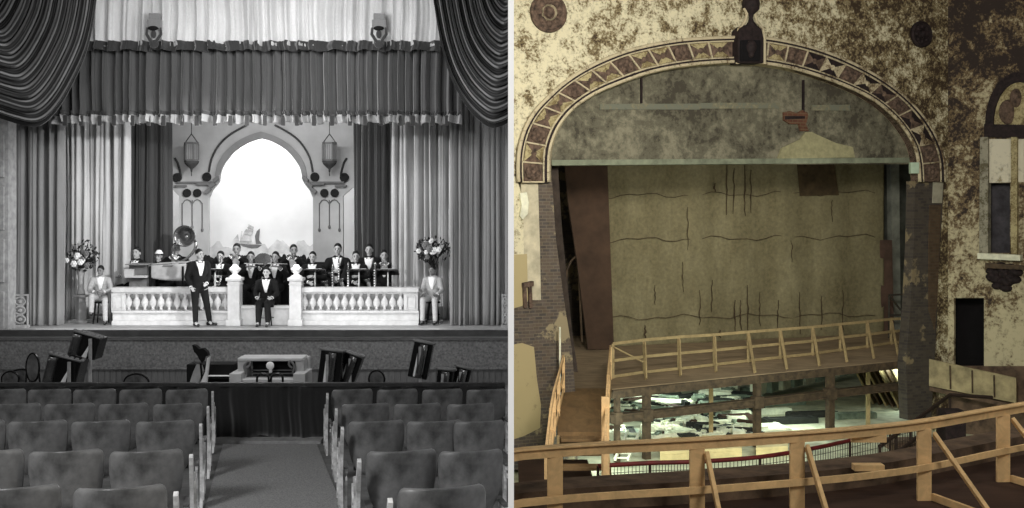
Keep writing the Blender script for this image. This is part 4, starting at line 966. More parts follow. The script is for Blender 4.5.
# arch frieze
AR=thing('arch_frieze','ornamental tiled frieze framing the ruined proscenium arch','arch ornament',FP(730,50,.2))
m=MB(); m.strip([FP(*mixp(i,.0),.10) for i in range(NS+1)],[FP(*mixp(i,1.0),.10) for i in range(NS+1)],-FN*.35); obj('frieze_bed',m,p_rust,AR)
for nm,k,r,mt in (('outer_moulding',.02,.06,p_gold),('outer_cove',.085,.045,p_dkm),('outer_bead',.15,.03,p_gold),('inner_bead',.83,.03,p_gold),('inner_cove',.9,.045,p_dkm),('inner_moulding',.97,.06,p_gold)):
    m=MB(); m.tube([FP(*mixp(i,k),.16) for i in range(NS+1)],r,8); obj(nm,m,mt,AR,smooth=True)
m=MB(); m.strip([FP(*mixp(i,1.0),.1) for i in range(NS+1)],[FP(*mixp(i,1.07),-.1) for i in range(NS+1)],-FN*.3); obj('soffit',m,p_gold,AR)
cells=28; step=NS/cells
def fr(f,k):
    i=min(int(f),NS-1); a=mixp(i,k); b=mixp(i+1,k); q=f-i; return (a[0]+(b[0]-a[0])*q,a[1]+(b[1]-a[1])*q)
pat=[1,0,0]
for ci in range(cells):
    f0=ci*step+.12; f1=(ci+1)*step-.12; u=fr((f0+f1)/2,.5)[0]
    if 738<u<766: continue
    q=lambda a,k,o=.15: FP(*fr(f0+(f1-f0)*a,.20+.58*k),o)
    dark_side=u>790
    if (ci+1)%3==0 or ci==0 or ci==cells-1:
        m=MB(); m.prism([q(0,0),q(1,0),q(1,1),q(0,1)],-FN*.1); pn=obj('rosette_panel',m,p_rust,AR,bevel=.015)
        m=MB(); c0=q(.5,.5,.17)
        for j in range(8):
            a=j*pi/4; m.ell(q(.5+.27*cos(a),.5+.27*sin(a),.18),(.09,.06,.09),nu=8,nv=5)
        m.ell(c0,(.1,.08,.1),nu=8,nv=5); obj('rosette',m,p_rust,pn,smooth=True)
    else:
        m=MB(); cc=q(.5,.5,.22)
        for a,b,mi in ((q(0,0),q(1,0),0),(q(1,0),q(1,1),1),(q(1,1),q(0,1),0),(q(0,1),q(0,0),1)): m.add([a,b,cc,a-FN*.1,b-FN*.1,cc-FN*.2],[(0,1,2),(5,4,3),(0,3,4,1),(1,4,5,2),(2,5,3,0)],mi)
        m.ell(q(.5,.5,.2),(.09,.06,.09),nu=8,nv=5,mi=1)
        obj('star_panel',m,[p_dkm if dark_side else p_cream,p_gold if (dark_side and ci%2) else p_rust],AR)
    m=MB(); m.bar(FP(*fr(ci*step,.14),.17),FP(*fr(ci*step,.84),.17),.045,.06,up=FN); obj('divider_bar',m,p_gold,AR,bevel=.01)
# keystone
KS=thing('keystone','charred black keystone with urn finial at the top of the arch','keystone',FP(751,62,.4))
m=MB(); m.prism([FP(u,v,.42) for u,v in ((738.5,38),(740,29),(745,25),(751,23.5),(757,25),(762,29),(764,38),(764,63),(738.5,63))],-FN*.5); obj('block',m,p_dkm,KS,bevel=.04)
m=MB(); m.prism([FP(u,v,.5) for u,v in ((741,40),(761,40),(761,61),(741,61))],-FN*.1); obj('face_panel',m,p_dark,KS,bevel=.03)
m=MB(); m.ell(FP(751,47,.5),(.17,.12,.22)); m.ell(FP(751,54,.5),(.1,.1,.12)); obj('boss',m,p_dkm,KS,smooth=True)
m=MB(); k=36/F*1.0; Yk=FP(751,30).y; k=Yk/F
m.lathe([(6*k,0),(3*k,4*k),(2*k,8*k),(2.4*k,11*k),(6*k,14*k),(8.5*k,17*k),(9*k,22*k),(8*k,27*k)],FP(751,26,.3),14); obj('urn_finial',m,p_dkm,KS,smooth=True)
m=MB()
for s in(-1,1): m.tube([FP(751+s*13.5,64,.3),FP(751+s*13.5,40,.3),FP(751+s*12,29,.3),FP(751+s*6,22,.3),FP(751+s*4,14,.3),FP(751+s*7,8,.3)],.05,6)
obj('side_beads',m,p_gold,KS)
# round medallions
for u,v,r,lab in ((548,13,19.5,'rusty round medallion at the upper left of the peeling wall'),(920.5,34.5,13,'dark round medallion above the right shoulder of the arch')):
    t=thing('wall_medallion',lab,'medallion',FP(u,v)); c0=FP(u,v,.02); k=c0.y/F*r*1.02; mt=p_rust if u<600 else p_dkm
    m=MB(); m.lathe([(k*.93,-.05),(k,0),(k,.08),(k*.9,.12),(k*.84,.07),(.001,.06)],c0,30,axis=FN); obj('rim',m,mt,t,smooth='auto')
    m=MB()
    for j in range(8): a=j*pi/4; d=FD*cos(a)+V((0,0,sin(a))); m.ell(c0+d*k*.55+FN*.08,(k*.17,.06,k*.17),nu=8,nv=5)
    m.ell(c0+FN*.08,(k*.25,.1,k*.25),nu=10,nv=6); obj('rosette',m,mt,t,smooth=True)
    m=MB(); m.lathe([(k*.33,0),(k*.38,.1),(k*.42,0)],c0+FN*.06,20,axis=FN); obj('ring',m,p_gold if u<600 else mt,t)
# ---------------------------------------------------------------- side wall at the right (splayed toward the viewer)
S0=FP(948,0); S0.z=0; S1=P(1030,0,34.9); S1.z=0; SD=(S1-S0).normalized(); SN=V((-SD.y,SD.x,0)); 
if SN.dot(-S0)<0: SN=-SN
def SP(u,v,off=0): return onp(u,v,S0,SN,off)
holes=dict(win=((988,183),(1010,183),(1010,253),(988,253)),door=((954,297),(984,298),(984,366),(954,363)))
# wall made of bands around the two openings
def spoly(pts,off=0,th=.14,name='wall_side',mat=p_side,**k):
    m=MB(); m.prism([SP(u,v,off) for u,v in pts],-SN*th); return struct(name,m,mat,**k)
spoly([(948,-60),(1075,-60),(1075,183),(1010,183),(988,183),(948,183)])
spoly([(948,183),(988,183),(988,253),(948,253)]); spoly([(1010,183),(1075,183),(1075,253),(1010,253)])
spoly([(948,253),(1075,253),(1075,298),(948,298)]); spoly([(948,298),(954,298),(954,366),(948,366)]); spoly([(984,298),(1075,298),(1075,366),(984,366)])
spoly([(948,366),(1075,366),(1075,480),(948,480)],mat=p_dirt)
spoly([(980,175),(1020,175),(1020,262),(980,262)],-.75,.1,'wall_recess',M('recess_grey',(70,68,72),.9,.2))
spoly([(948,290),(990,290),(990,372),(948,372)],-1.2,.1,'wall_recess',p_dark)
t=thing('arched_niche','dark arched blind niche on the upper right side wall','niche',SP(1005,137))
def na(r,off,cu=1019,cv=124,a0=180,a1=60,n=12): return [(cu+r[0]*cos(R(a0+(a1-a0)*i/n)),cv-r[1]*sin(R(a0+(a1-a0)*i/n))) for i in range(n+1)]
m=MB(); m.strip([SP(u,v,.12) for u,v in na((34,52),0)],[SP(u,v,.12) for u,v in na((26,42),0)],-SN*.25); m.prism([SP(u,v,.14) for u,v in ((984,124),(1034,125),(1034,138),(984,137))],-SN*.25); obj('niche_frame',m,p_dkm,t)
m=MB(); m.prism([SP(u,v,.02) for u,v in [(993,125)]+na((26,42),0)+[(1034,125)]],-SN*.1); obj('niche_panel',m,p_cream,t)
m=MB(); m.ell(SP(1008,112,.05),(.3,.12,.4)); m.ell(SP(1016,98,.05),(.2,.12,.3)); obj('shell_relief',m,p_rust,t,smooth=True)
spoly([(989,139),(1024,139),(1024,182),(988,183)],.03,.06,'trim_13',peel('casing_plaster',(206,200,178),(140,128,96),(64,56,44),1.6,.56,.64))
t=thing('window_casing','tall weathered casing around the dark side wall window','window casing',SP(999,258))
m=MB(); m.prism([SP(u,v,.16) for u,v in ((980,137),(988,137),(988,256),(979,256))],-SN*.3); obj('left_jamb',m,peel('jamb_paint',(150,146,128),(96,90,70),(50,46,42),2.4,.5,.6),t)
m=MB(); m.prism([SP(u,v,.16) for u,v in ((1011,137),(1017,137),(1017,256),(1011,256))],-SN*.3); obj('right_jamb',m,p_cream,t)
m=MB(); m.prism([SP(u,v,.3) for u,v in ((977,253),(1020,255),(1020,261),(977,259))],-SN*.4); obj('sill',m,p_pale,t,bevel=.02)
t=thing('grille_ornament','charred black relief ornament below the side wall window','ornament',SP(1003,290))
m=MB(); r=random.Random(4)
for i in range(30):
    a=r.uniform(0,6.28); q=sqrt(r.random()); m.ell(SP(1003+17*q*cos(a),277+12*q*sin(a),.03),(.22,.13,.13),nu=7,nv=5)
obj('relief',m,p_dkm,t,smooth=True)
m=MB(); m.prism([SP(u,v,.25) for u,v in ((985,263),(1028,266),(1028,270),(985,268))],-SN*.3); obj('cornice',m,p_steel,t)
t=thing('plywood_barrier','long dirty plywood panel closing the opera box at the right','panel',SP(965,385,.6))
m=MB(); m.prism([SP(u,v,.7) for u,v in ((929,359),(1016,378),(1016,403),(929,386))],-SN*.08)
obj('board',m,M('dirty_ply',(148,136,104),.9,.2,2.5),t)
for u in (950,972,994): m=MB(); m.bar(SP(u,359+(u-929)*.218+2,.74),SP(u+.5,386+(u-929)*.19-1,.74),.04,.03); obj('batten',m,p_steel,t)
m=MB(); m.prism([SP(u,v,.65) for u,v in ((926,386),(1040,410),(1040,414),(926,390))],-SN*.35); struct('trim_14',m,p_dirt)
m=MB(); m.prism([SP(u,v,.4) for u,v in ((985,300),(1012,302),(1008,360),(990,365))],-SN*.41) if False else None
# ---------------------------------------------------------------- stage, walkway, pit structure
RK=.05
def ST(u,v):       # point on the raked stage floor
    k=(v-V0)/F; Y=(5.0+RK*33)/(k+RK); return P(u,v,Y)
E0=ST(611,389); E1=ST(915,358.5); ED=(E1-E0).normalized(); EN=V((ED.y,-ED.x,0)).normalized()
def EP(u,v,off=0): return onp(u,v,V((E0.x,E0.y,0)),EN,off)
def sz(x,y): return H-5.0+RK*(y-33)
def slab(name,pts,th,mat,kind='structure'):
    m=MB(); m.prism([V((x,y,sz(x,y))) for x,y in pts],(0,0,-th)); return struct(name,m,mat)
bl=ST(556,347); br=ST(900,331)
slab('floor_stage_boards',[(E0.x-1.9,E0.y-.6),(E0.x,E0.y),(E1.x+.3,E1.y+.1),(br.x+3.4,br.y+3),(bl.x-1.0,bl.y+6),(bl.x-1.0,E0.y-.6)],.12,p_floor)
m=MB(); a=V((E0.x,E0.y,E0.z-.02)); b=V((E1.x,E1.y,E1.z-.02)); 
m.bar(a-EN*-.05+V((0,0,-.13)),b+EN*.05+V((0,0,-.13)),.12,.24); struct('beam_stage_edge',m,p_steel)
# steel frame below the edge
dz=1.15
for nm,dzz,h_ in (('beam_lower',1.0,.20),):
    m=MB(); a=EP(610,419,.0); b=EP(916,384,.0); m.bar(a,b,.16,h_); m.bar(a+V((0,0,h_/2)),b+V((0,0,h_/2)),.26,.04); m.bar(a-V((0,0,h_/2)),b-V((0,0,h_/2)),.26,.04)
    tag(obj('steel_beam',m,p_steel),'long brown steel beam spanning the pit below the stage edge','beam')
for u,w_,lab in ((646.5,6.5,'first steel post from the left'),(757,6,'middle steel post'),(830,7,'third steel post'),(617,4,'thin post beside the walkway')):
    v0_=389-(u-611)*.1+8; m=MB(); a=EP(u,v0_,-.02); b=V((a.x,a.y,H-7.2)); m.bar(a,b,w_/F*a.y,.2,up=EN)
    m.bar(EP(u,419-(u-610)*.1144-6,.02),EP(u,419-(u-610)*.1144+6,.02),(w_+4)/F*a.y,.26,up=EN)
    tag(obj('steel_post',m,p_steel),lab+' under the stage edge of the pit','post')
for u,v0_,v1_ in ((711,388,412),(868,369,386)):
    m=MB(); a=EP(u,v0_,-1.2); b=EP(u,v1_,-1.2); b=V((a.x,a.y,H-7.2)); m.bar(a,b,.12,.12); tag(obj('wooden_prop',m,p_wood2),'thin pale prop standing in the basement '+('left of' if u<800 else 'right of')+' the middle steel post','prop')
BZ=H-7.2
def BF(u,v,dz=0): Y=F*(H-BZ-dz)/(v-V0); return P(u,v,Y)
m=MB(); m.box((14,38,BZ-.1),(40,34,.2)); struct('floor_basement',m,p_bfloor)
m=MB(); m.box((16,50,BZ+1.5),(38,.2,3.6)); struct('wall_basement_back',m,M('basement_wall',(150,190,164),.8,.08,2))
# rear of the stage: fire curtain and side returns
q0=ST(600,347); q1=ST(888,333)
CD=V((q1.x-q0.x,q1.y-q0.y,0)).normalized(); CN=V((CD.y,-CD.x,0))
def CP(u,v,off=0): return onp(u,v,V((q0.x,q0.y,0)),CN,off)
p_tear=M('dark_torn_cloth',(62,50,36),.95,.2)  # even dark colour of the tear strips on the canvas
t=thing('fire_curtain','huge stained asbestos fire curtain hanging at the back of the stage','curtain',CP(740,340))
top=150
fcx=lambda s:598+(884-598)*s
def fcf(s,q):
    u=fcx(s)+4*(1-q)*0; v=top+(348-13*s-top)*q
    o=.05*sin(s*40+.6*sin(q*5))+.04*sin(s*17+2)+.03*sin(q*26+s*3)+(.07*max(0,sin(q*pi*4))**8)
    return CP(u,v,o)
m=MB(); m.grid(fcf,160,60,-CN*.03); obj('canvas',m,p_fire,t,smooth=True)
r=random.Random(9)
for s0,v0_,v1_,wd in [(688,207,250,1.3),(727,165,215,1.6),(734,168,214,1.6),(745,165,216,1.8),(751,170,213,1.4),(715,183,192,2.5),(700,290,325,1.4),(683,262,292,1.2),(712,280,312,1.6),(655,285,305,1.4),(735,300,331,2),(741,300,330,1.6),(748,285,332,1.6),(760,292,326,1.2),(778,300,330,1.5),(800,292,334,1.4),(822,296,330,1.6),(843,290,330,1.2),(792,240,262,1),(832,200,222,1),(645,325,340,3),(720,330,338,4)]:
    m=MB(); n_=8; L=[];Q=[]
    for i in range(n_+1):
        v=v0_+(v1_-v0_)*i/n_; du=r.uniform(-.8,.8); ww=wd*.3*(1-.6*abs(i/n_*2-1))*r.uniform(.7,1.2); L.append(CP(s0+du-ww,v,.14)); Q.append(CP(s0+du+ww,v,.14))
    m.strip(L,Q,-CN*.02); obj('tear',m,p_tear,t)
for v in (196,240,318):
    m=MB(); m.tube([CP(602+i*9.1,v+1.8*sin(i*.8+v)+1.3*sin(i*1.9)-i*.12,.075) for i in range(31)],.012,5); obj('crease_line',m,p_steel,t)
m=MB(); m.prism([CP(u,v,.13) for u,v in ((797,163),(834,163),(839,195),(800,196))],-CN*.02); obj('dark_patch',m,M('soot_patch',(70,58,40),.95,.2),t)
# left wing: tall dark flat standing between pier and curtain
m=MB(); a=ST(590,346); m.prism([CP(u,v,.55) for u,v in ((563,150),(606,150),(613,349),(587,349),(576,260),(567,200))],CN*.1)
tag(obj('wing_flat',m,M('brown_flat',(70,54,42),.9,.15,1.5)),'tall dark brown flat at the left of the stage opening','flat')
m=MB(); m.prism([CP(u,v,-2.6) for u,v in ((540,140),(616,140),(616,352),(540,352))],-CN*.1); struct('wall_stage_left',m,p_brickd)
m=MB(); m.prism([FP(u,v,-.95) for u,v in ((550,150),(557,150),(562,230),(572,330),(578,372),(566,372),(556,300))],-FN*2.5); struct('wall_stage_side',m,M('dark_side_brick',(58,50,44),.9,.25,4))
t=thing('arched_door_frame','pale arched iron door frame in the dark left wing','door frame',CP(578,345,.2))
m=MB(); m.tube([CP(u,v,.5) for u,v in ((567,340),(566,285),(567,270),(571,261),(575,257),(578,262),(579,275),(582,342))],.04,6); obj('frame_tube',m,p_steel,t)
# right wing
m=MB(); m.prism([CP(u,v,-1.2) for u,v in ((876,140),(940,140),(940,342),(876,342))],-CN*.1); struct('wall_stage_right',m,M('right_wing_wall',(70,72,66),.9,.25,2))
m=MB(); m.prism([CP(u,v,-.4) for u,v in ((891,150),(899,150),(901,335),(893,335))],-CN*.3); tag(obj('rigging_duct',m,M('duct_grey',(120,122,112),.8,.2,2)),'pale grey vertical duct in the right wing behind the curtain','duct')
m=MB(); m.prism([CP(u,v,.05) for u,v in ((880,240),(892,240),(894,332),(882,332))],-CN*.1); tag(obj('leaning_flat',m,M('brown_door',(84,66,56),.9,.2,2)),'brown leaning flat right of the fire curtain','flat')
m=MB(); m.box(FP(914,168,.15),(.28,.2,.36)); tag(obj('junction_box',m,M('pale_green_box',(170,190,166),.6,.05),bevel=.02),'small pale green box at the top right corner of the opening','box')
# ceiling over the stage
m=MB(); m.prism([FP(520,150,-.6)+V((0,0,2.5)),FP(940,150,-.6)+V((0,0,2.5)),CP(940,150,-2)+V((0,0,2.5)),CP(520,150,-2.9)+V((0,0,2.5))],(0,0,.1)); struct('ceiling_stage',m,p_dark)
# ---------------------------------------------------------------- stage railing
def railing(name,label,posts,top_,mid,foot,brace,mat,w_=.09,group=None,top_h=.04,**k):
    """posts: list of (base, top) ; brace: list of (a,b)."""
    t=thing(name,label,'railing',posts[0][0])
    for a,b in posts: m=MB(); m.bar(a,b,w_,.045 if 'fw' not in k else k['fw'],up=k.get('up',(0,1,0))); obj('post',m,mat,t,bevel=.004)
    for nm,L,h in (('top_rail',top_,k.get('th',.09)),('middle_rail',mid,k.get('mh',.09)),('toe_board',foot,k.get('fh',.09))):
        for a,b in zip(L[:-1],L[1:]): m=MB(); m.bar(a,b,k.get('tw',.045),h); obj(nm,m,mat,t,bevel=.004)
    for a,b in brace: m=MB(); m.bar(a,b,.045,.09,up=EN); obj('brace',m,mat,t,bevel=.004)
    return t
z1=V((0,0,1))
pu=[(613,383.5),(644,380),(678.5,376.5),(714,372.5),(748,368.5),(780,365),(812.5,361.5),(840,357.5),(867,354),(891,350.5),(905,349)]
tops={0:(611,346.5)}
posts=[];tp=[];md=[];ft=[];br_=[]
for i,(u,v) in enumerate(pu):
    vb=v-6 if i else v-5
    b=ST(u,vb); hh=1.06 if i<3 else 1.04-.018*(i-2); tpp=b+z1*hh; posts.append((b,tpp)); tp.append(tpp); md.append(b+z1*hh*.52-EN*-.05); ft.append(b+z1*.06)
    if i>0 and i<10: br_.append((tpp-z1*.08+EN*.04,ST(u+ (2 if i<4 else 7),vb+ (6 if i<4 else 11))+z1*.03))
br_.append((tp[0]-z1*.1+EN*.06,posts[1][0]+z1*.35+EN*.06))
railing('timber_railing','new timber guard railing along the front of the derelict stage',posts,tp,md,ft,br_,p_wood2,.085)
t=thing('pipe_guard','dark pipe guard frame beside the right pier','railing',ST(890,345))
b=ST(889,338); c2=ST(908,346)
for p_,q_ in ((b,b+z1*1.6),(b+z1*1.6,b+z1*1.6+V((1.0,.1,.05))),(b+z1*1.6,c2+z1*.95),(b+z1*.85,b+z1*.85+V((.8,.1,0)))): m=MB(); m.tube([p_,q_],.035,7); obj('pipe',m,p_rail,t)
# walkway deck and its rails
def W(u,v,dz=0): Y=F*(5.0-dz)/(v-V0); return P(u,v,Y)
m=MB(); pts=[(560,430),(608,430),(608,398),(613,384),(600,349),(575,349),(562,385)]
dk=[W(560,432),W(606,432),V((W(606,432).x+.2,E0.y-.3,H-5)),V((E0.x+.0,E0.y-.3,H-5.08)),V((1.3,E0.y-.3,H-5.08)),V((1.1,E0.y-2,H-5))]
x0_=W(558,432).x; x1_=W(606,432).x; y0_=W(558,432).y
m=MB(); m.prism([V((x0_,y0_,H-5)),V((x1_,y0_,H-5)),V((E0.x+.02,E0.y+.0,sz(0,E0.y)+.02)),V((1.25,E0.y+.0,sz(0,E0.y)+.02))],(0,0,-.12)); 
t=thing('walkway','plywood walkway leading from the left steps to the stage','walkway',V((x0_,y0_,H-5))); obj('deck',m,p_ply,t)
for k in range(5):
    f_=k/5; a=V((x0_,y0_,H-5)).lerp(V((1.25,E0.y,H-5)),f_); b=V((x1_,y0_,H-5)).lerp(V((E0.x,E0.y,H-5)),f_); m=MB(); m.bar(a-z1*.25,b-z1*.25,.08,.2); obj('joist',m,p_wood2,t)
t=thing('timber_steps','timber steps climbing to the near end of the walkway','steps',V((x0_,y0_-2.2,H-5.6)))
for k in range(5):
    m=MB(); yy=y0_-.2-.62*k; m.box(((x0_+x1_)/2-.04*k,yy,H-5.12-.02*k-.16*k),(x1_-x0_-.1,.42,.06)); obj('tread',m,p_ply,t,bevel=.006)
for s in (0,1): m=MB(); xx=x0_+s*(x1_-x0_); m.bar((xx,y0_,H-5.2),(xx-.1,y0_-2.9,H-6.0),.06,.28); obj('stringer',m,p_wood2,t)
def wr(label,pl,mat=p_wood):
    posts=[];tp=[];md=[];ft=[]
    for i,(u,v) in enumerate(pl):
        Y=F*4.0/(v-V0); top_=P(u,v,Y); b=V((top_.x,top_.y,H-5.0)); posts.append((b,top_)); tp.append(top_); md.append(top_-z1*.5); ft.append(b+z1*.08)
    return railing('walkway_railing',label,posts,tp,md,ft,[],mat,.08,th=.12)
wr('timber railing on the left side of the walkway, against the brick pier',[(546.5,448),(551,408),(554,392),(558.5,376),(563.5,357)])
wr('tall timber railing on the right side of the walkway, over the pit',[(605.5,444),(606.5,400),(608,375),(610.5,347)])
m=MB(); a=P(606,398,24.5); a=P(605.3,400,22.5); m.bar(V((a.x,a.y,H-3.72)),V((a.x,a.y,H-7.2)),.16,.1,up=(0,1,0)); tag(obj('newel_timber',m,p_wood,bevel=.005),'pale upright timber at the near right corner of the walkway','post')
m=MB(); a=P(561,330,31); m.bar(P(560,327,30.6),V((P(560,327,30.6).x,30.6,H-5)),.05,.05); tag(obj('white_stake',m,p_pale),'thin white stake standing before the left brick pier','stake')
# ---------------------------------------------------------------- basement clutter
def lump(name,lab,c,s,rz,mat,tilt=0,cat='board',grp=None,plain=False,tx=0):
    m=MB(); Mr=Matrix.Rotation(rz,3,'Z')@Matrix.Rotation(tilt,3,'X')@Matrix.Rotation(tx,3,'Y')
    m.box((0,0,0),s,M=Mr)
    if not plain:    # edge battens make a crate or framed panel
        for k in(-1,1): m.box(Mr@V((0,k*s[1]*.36,s[2]/2+.012)),(s[0]*.98,s[1]*.12,.03),M=Mr); m.box(Mr@V((k*s[0]*.42,0,s[2]/2+.02)),(s[0]*.08,s[1],.03),M=Mr)
    o=obj(name,m,mat,bevel=.008); o.location=c; return tag(o,lab,cat,grp)
r=random.Random(12)
zones=[('between the walkway and the first steel post, far row',616,642,404,420),('between the first steel post and the prop, far row',652,706,398,420),('between the prop and the middle steel post, far row',716,752,394,412),
('between the walkway and first post below the beam',616,642,432,446),('right of the first post below the beam',652,705,424,446),('left of the middle post below the beam',706,752,418,444)]
for lab,u0,u1,v0_,v1_ in zones:
    for k in range(int((u1-u0)*(v1_-v0_)/22)+4):
        u=r.uniform(u0,u1); v=r.uniform(v0_,v1_); c=BF(u,v); z=r.uniform(.03,.3)
        L=r.uniform(.4,1.4); w_=r.uniform(.1,.4); hh=r.uniform(.05,.2)
        lump('scrap_board' if hh<.16 else 'crate','scrap lying in the clutter '+lab,V((c.x,c.y,BZ+z)),(L,w_,hh),r.uniform(-.7,.7) + (1.5 if r.random()<.25 else 0),r.choice([p_pale,p_pale,p_pale,p_grn,p_drk,p_drk,p_drk,p_dwood]),r.uniform(-.15,.15),grp='scrap '+lab,plain=hh<.1,cat='scrap')
p_bund=M('wrapped_grey',(136,148,132),.8,.15,3)
for k in range(8):
    u=757+9+k*12-4; v=397-k*2.6; c=BF(u,v)
    lump('wrapped_bundle',['first','second','third','fourth','fifth','sixth','seventh','eighth'][k]+' grey bundle from the left in the row right of the middle post',V((c.x,c.y,BZ+.45)),(.42,1.9,.5),-.5-.04*k,p_bund if k%2 else p_pale,0,cat='bundle')
for k,(u,v,L,w_,mt,lb) in enumerate([(765,432,1.4,1.1,p_pale,'white sheet lying right of the middle post'),(790,423,1.9,.5,p_drk,'dark beam stack below the steel beam, left'),(812,417,1.9,.35,p_drk,'dark beam stack below the steel beam, right'),(775,414,1.2,.3,p_pale,'pale plank beneath the steel beam'),(785,405,1.6,.3,p_grn,'grey plank near the bundles'),(855,418,1.5,.4,p_grn,'grey sheet right of the third steel post'),(727,428,1.4,.5,p_pale,'long pale crate left of the middle post'),(695,437,1.7,.5,p_pale,'long pale crate right of the first post')]):
    c=BF(u,v); lump('flat_stack' if mt!=p_pale else 'pale_sheet',lb,V((c.x,c.y,BZ+.088)),(L,w_,.18),.2,mt,cat='sheet')
for u0,u1,v,lab in ((660,700,452,'left'),(702,742,450,'middle'),(756,788,448,'right')):
    a=BF(u0,v+10); b=BF(u1,v+8); c=BF(u1,v-6); d=BF(u0,v-5); m=MB(); m.prism([a+z1*.3,b+z1*.3,c+z1*.3,d+z1*.3],(0,0,-.1)); m.prism([a+z1*.2,b+z1*.2,c+z1*.2,d+z1*.2],(0,0,-.2))
    tag(obj('yellow_platform',m,p_yel,bevel=.01),'yellowed flat platform at the bottom of the pit, %s of three'%lab,'platform')
# panels leaning in a rack at right
for k in range(7):
    u=872+k*6.5; a=BF(u,404+k*1.0); m=MB(); d=V((.9,1.5,0)); up=V((-.8,.0,1.5)) 
    m.prism([a,a+d,a+d+up,a+up],(.08,0,.0)); 
    for j in(.2,.5,.8): m.prism([a+d*j-V((.02,.02,0)),a+d*(j+.06)-V((.02,.02,0)),a+d*(j+.06)+up-V((.02,.02,0)),a+d*j+up-V((.02,.02,0))],(.04,0,0))
    tag(obj('storm_sash',m,p_brown if k%2 else p_wood2),['first','second','third','fourth','fifth','sixth','last'][k]+' brown framed sash from the left in the leaning stack under the right end','sash')
# ladder lying in the pit
t=thing('ladder','pale ladder lying on the pit floor near the walkway','ladder',BF(625,452))
for k in (0,1): m=MB(); m.bar(BF(615+k*13,470)+z1*.3,BF(628+k*12,447)+z1*.5,.07,.08); obj('stile',m,p_pale,t)
for k in range(6): q=k/6+.05; m=MB(); m.bar((BF(615,470)+z1*.3).lerp(BF(628,447)+z1*.5,q),(BF(628,470)+z1*.3).lerp(BF(640,447)+z1*.5,q),.04,.04); obj('rung',m,p_pale,t)
# ---------------------------------------------------------------- lower gallery rail with mesh
t=thing('mesh_railing','dark red topped wire mesh railing curving in front of the pit','railing',P(700,480,24))
gp=[P(u,v,F*5.35/(v-V0)) for u,v in ((598,466),(650,463),(700,461.5),(760,457),(810,449),(850,440.5),(890,431),(925,421))]
gp=[V(p) for p in catmull(gp,4)]; top_=[p.copy() for p in gp]
for nm,dz_,r_,mt in (('top_bar',0,.05,p_red),('bottom_bar',-.85,.03,p_mesh)): m=MB(); m.tube([p+z1*dz_ for p in top_],r_,8); obj(nm,m,mt,t,smooth=True)
for k in range(0,len(top_),4): m=MB(); m.tube([top_[k],top_[k]-z1*1.0],.032,7); obj('post',m,p_mesh,t)
m=MB()
for k in range(len(top_)-1):
    for q in range(4): p=top_[k].lerp(top_[k+1],q/4); m.tube([p,p-z1*.85],.007,4)
for j in range(1,5): m.tube([p-z1*.17*j for p in top_],.007,4)
obj('wire_mesh',m,p_mesh,t)
m=MB(); m.strip([p-z1*1.0+V((0,-.6,0)) for p in top_],[p-z1*1.0+V((0,.5,0)) for p in top_],(0,0,-.25)); struct('floor_lower_gallery',m,p_dirt)
m=MB(); m.box((1.0,22.5,H-6.1),(1.7,9,.2)); struct('floor_lower_landing',m,p_dwood)
for k in range(4):
    m=MB(); m.bar((.3,19.5+k*1.5,H-5.93),(1.8,20.1+k*1.5,H-5.93),.16,.14); tag(obj('old_timber',m,p_dwood if k%2 else p_dirt,bevel=.01),['nearest','second nearest','third nearest','farthest'][k]+' old dark timber lying on the landing below the walkway','timber')
# dark stair with pipe rails at right
t=thing('stair_railing','dark steel stair with pipe rails descending beside the pit at right','stairs',P(900,455,25)); YY=26
ST0=P(880,466,25); ST1=P(950,412,29)
for dz_ in (0,.45): 
    m=MB(); m.tube([ST0+z1*dz_,ST1+z1*dz_,ST1+z1*dz_+V((1.2,.2,-.1))],.05,7); obj('hand_rail',m,p_mesh,t)
for k in range(6): p=ST0.lerp(ST1,k/5); m=MB(); m.tube([p+z1*.45,p-z1*.8],.035,6); obj('post',m,p_mesh,t)
for k in range(8): p=ST0.lerp(ST1,k/7); m=MB(); m.box(p+V((.3,.4,-.85)),(.45,1.2,.05)); obj('tread',m,p_steel,t)
m=MB(); a=P(965,420,28); m.box(a+V((0,.6,-.8)),(3.4,1.5,.2)); struct('floor_box_landing',m,p_dirt)
m=MB(); a=P(952,430,27); m.box(a,(.5,.5,1.0)); tag(obj('dark_cabinet',m,p_dkm,bevel=.02),'dark upright cabinet beside the stair at the right','cabinet')
# ---------------------------------------------------------------- balcony: ledge, floor and near railing
NZ=2.57
rp=[(505,451.5),(560,447),(617,443.5),(697,439.5),(804,432.5),(870,427),(925,420.5),(985,410),(1032,402),(1100,390)]
def NR(u,v,dz=0): Y=F*NZ/(v+4-V0); p=P(u,v+4,Y); p.z-=dz; return p
curve=[NR(u,v) for u,v in rp]; cc=[V(p) for p in catmull(curve,5)]
cc=[p if p.x>X(513,p.y) else V((X(513,p.y),p.y,p.z)) for p in cc]; 
out=[]
for p in cc:
    if not out or (p-out[-1]).length>.05: out.append(p)
cc=out
BFZ=H-NZ-.93
m=MB(); m.strip([V((p.x,p.y+1.5,BFZ+.27)) for p in cc],[V((p.x,p.y+.95,BFZ+.27)) for p in cc],(0,0,-.62)); struct('wall_balcony_ledge',m,p_dirt)
m=MB(); m.strip([V((p.x,p.y+1.2,BFZ)) for p in cc],[V((max(p.x*.55,X(513,6.2)+.08),6.5,BFZ)) for p in cc],(0,0,-.25)); struct('floor_balcony',m,p_dwood)
t=thing('balcony_railing','new timber guard railing curving along the balcony in the foreground','railing',V((cc[0].x,cc[0].y,BFZ)))
def offn(p,d): return p+V((0,-d,0))
segs=[(0,15),(15,30),(30,len(cc)-1)]
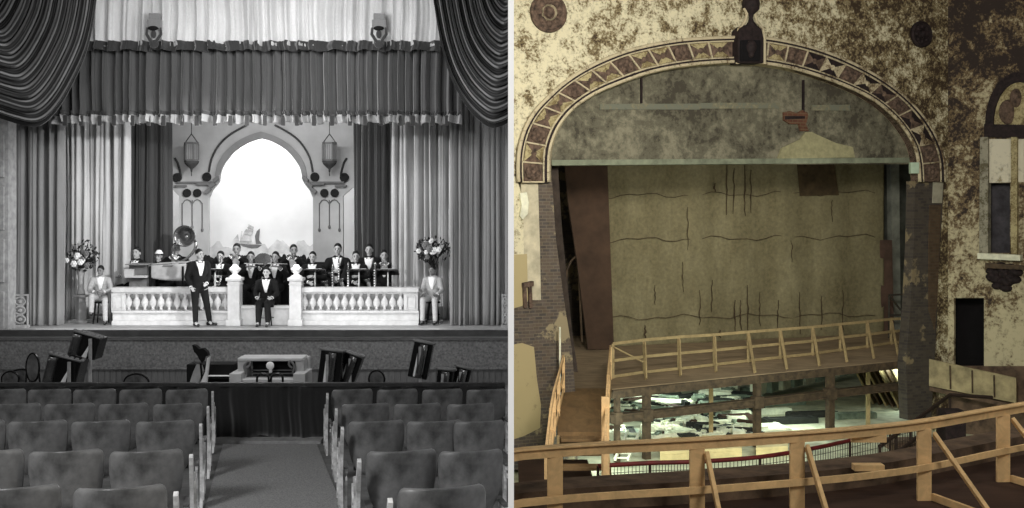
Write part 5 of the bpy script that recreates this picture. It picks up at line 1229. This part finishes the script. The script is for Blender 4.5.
for a,b in segs:
    m=MB(); A=cc[a:b+1]; m.strip([p+V((0,.02,.045)) for p in A],[p+V((0,.02,-.06)) for p in A],(0,-.05,0)); m.strip([p+V((0,.06,.045)) for p in A],[p+V((0,-.09,.045)) for p in A],(0,0,.02)); obj('top_rail',m,p_wood,t,bevel=.003)
    m=MB(); m.strip([p+V((0,-.08,-.46)) for p in A],[p+V((0,-.08,-.54)) for p in A],(0,-.04,0)); obj('middle_rail',m,p_wood,t,bevel=.003)
for u in (555,697,797,924,1003):
    p=min(cc,key=lambda q:abs((q.x/q.y*F+512)-u)); k=cc.index(p); 
    nb=cc[k+1] if (p.x/p.y*F+512)<u else cc[k-1]; ua=p.x/p.y*F+512; ub=nb.x/nb.y*F+512; p=p.lerp(nb,(u-ua)/(ub-ua))
    m=MB(); m.box(V((p.x,p.y+.0,(p.z-.05+BFZ)/2)),(.17,.05,p.z-.05-BFZ)); obj('post',m,p_wood,t,bevel=.004)
    if u>600:
        m=MB(); a=p+V((.10,-.06,-.1)); b=V((p.x+(.14 if u<800 else .42),p.y-1.0,BFZ+.05)); m.bar(a,b,.045,.09,up=(0,1,0)); obj('brace',m,p_wood,t,bevel=.004)
        m=MB(); m.bar(V((p.x+.1,p.y-.02,BFZ+.05)),V((p.x+(.14 if u<800 else .44),p.y-1.1,BFZ+.05)),.045,.09); obj('foot',m,p_wood,t,bevel=.004)
m=MB(); c0=P(868,459,F*3.0/(459-V0)); c0.z=BFZ+.311; c0.y=[q for q in cc if abs(q.x/q.y*F+512-868)<14][0].y+.9; c0.x=(868-512)/F*c0.y; m.box((0,0,0),(.38,.14,.08)); o=obj('timber_offcut',m,p_wood,bevel=.006); o.location=c0; tag(o,'short new timber offcut lying on the dusty balcony ledge','timber')
m=MB(); c0=cc[30]+V((-.35,.05,-.1)); m.box((0,0,0),(.42,.04,.09)); o=obj('splice_plate',m,p_wood,bevel=.004); o.location=cc[24]+V((.0,.05,-.1)); tag(o,'short splice board under the balcony top rail near its middle','board')
for u in (530,590): 
    pass
# outer shell
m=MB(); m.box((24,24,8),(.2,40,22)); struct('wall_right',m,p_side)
# ---------------------------------------------------------------- right hall lights
WARM=(1,.955,.87)
area((3.5,12,H+4),FP(590,110),2.0,1200,WARM,name='work_lights',spread=110)
area((12,12,H+6),FP(860,200),3,520,WARM,name='work_lights')
area((5,2,H+4),(7,15,H-3),2.5,520,WARM,name='right_front_fill')  # added soft fill from near the camera, no lamp of the hall
area((7,34,H+.5),CP(700,250),5,112,WARM,1.5,name='stage_work_light')
for x,y in ((3.5,36),(9,37),(15,41),(6,41)):
    area((x,y,H-5.6),(x,y,0),2.5,110,(.82,1,.9),.5,name='basement_light')
area((2.4,30.5,H-5.7),(3.8,33,BZ),1.5,80,(.85,1,.9),name='basement_light')
area((8,29.5,H-4.5),(8,33,BZ),3,150,(.85,1,.9),name='basement_light')
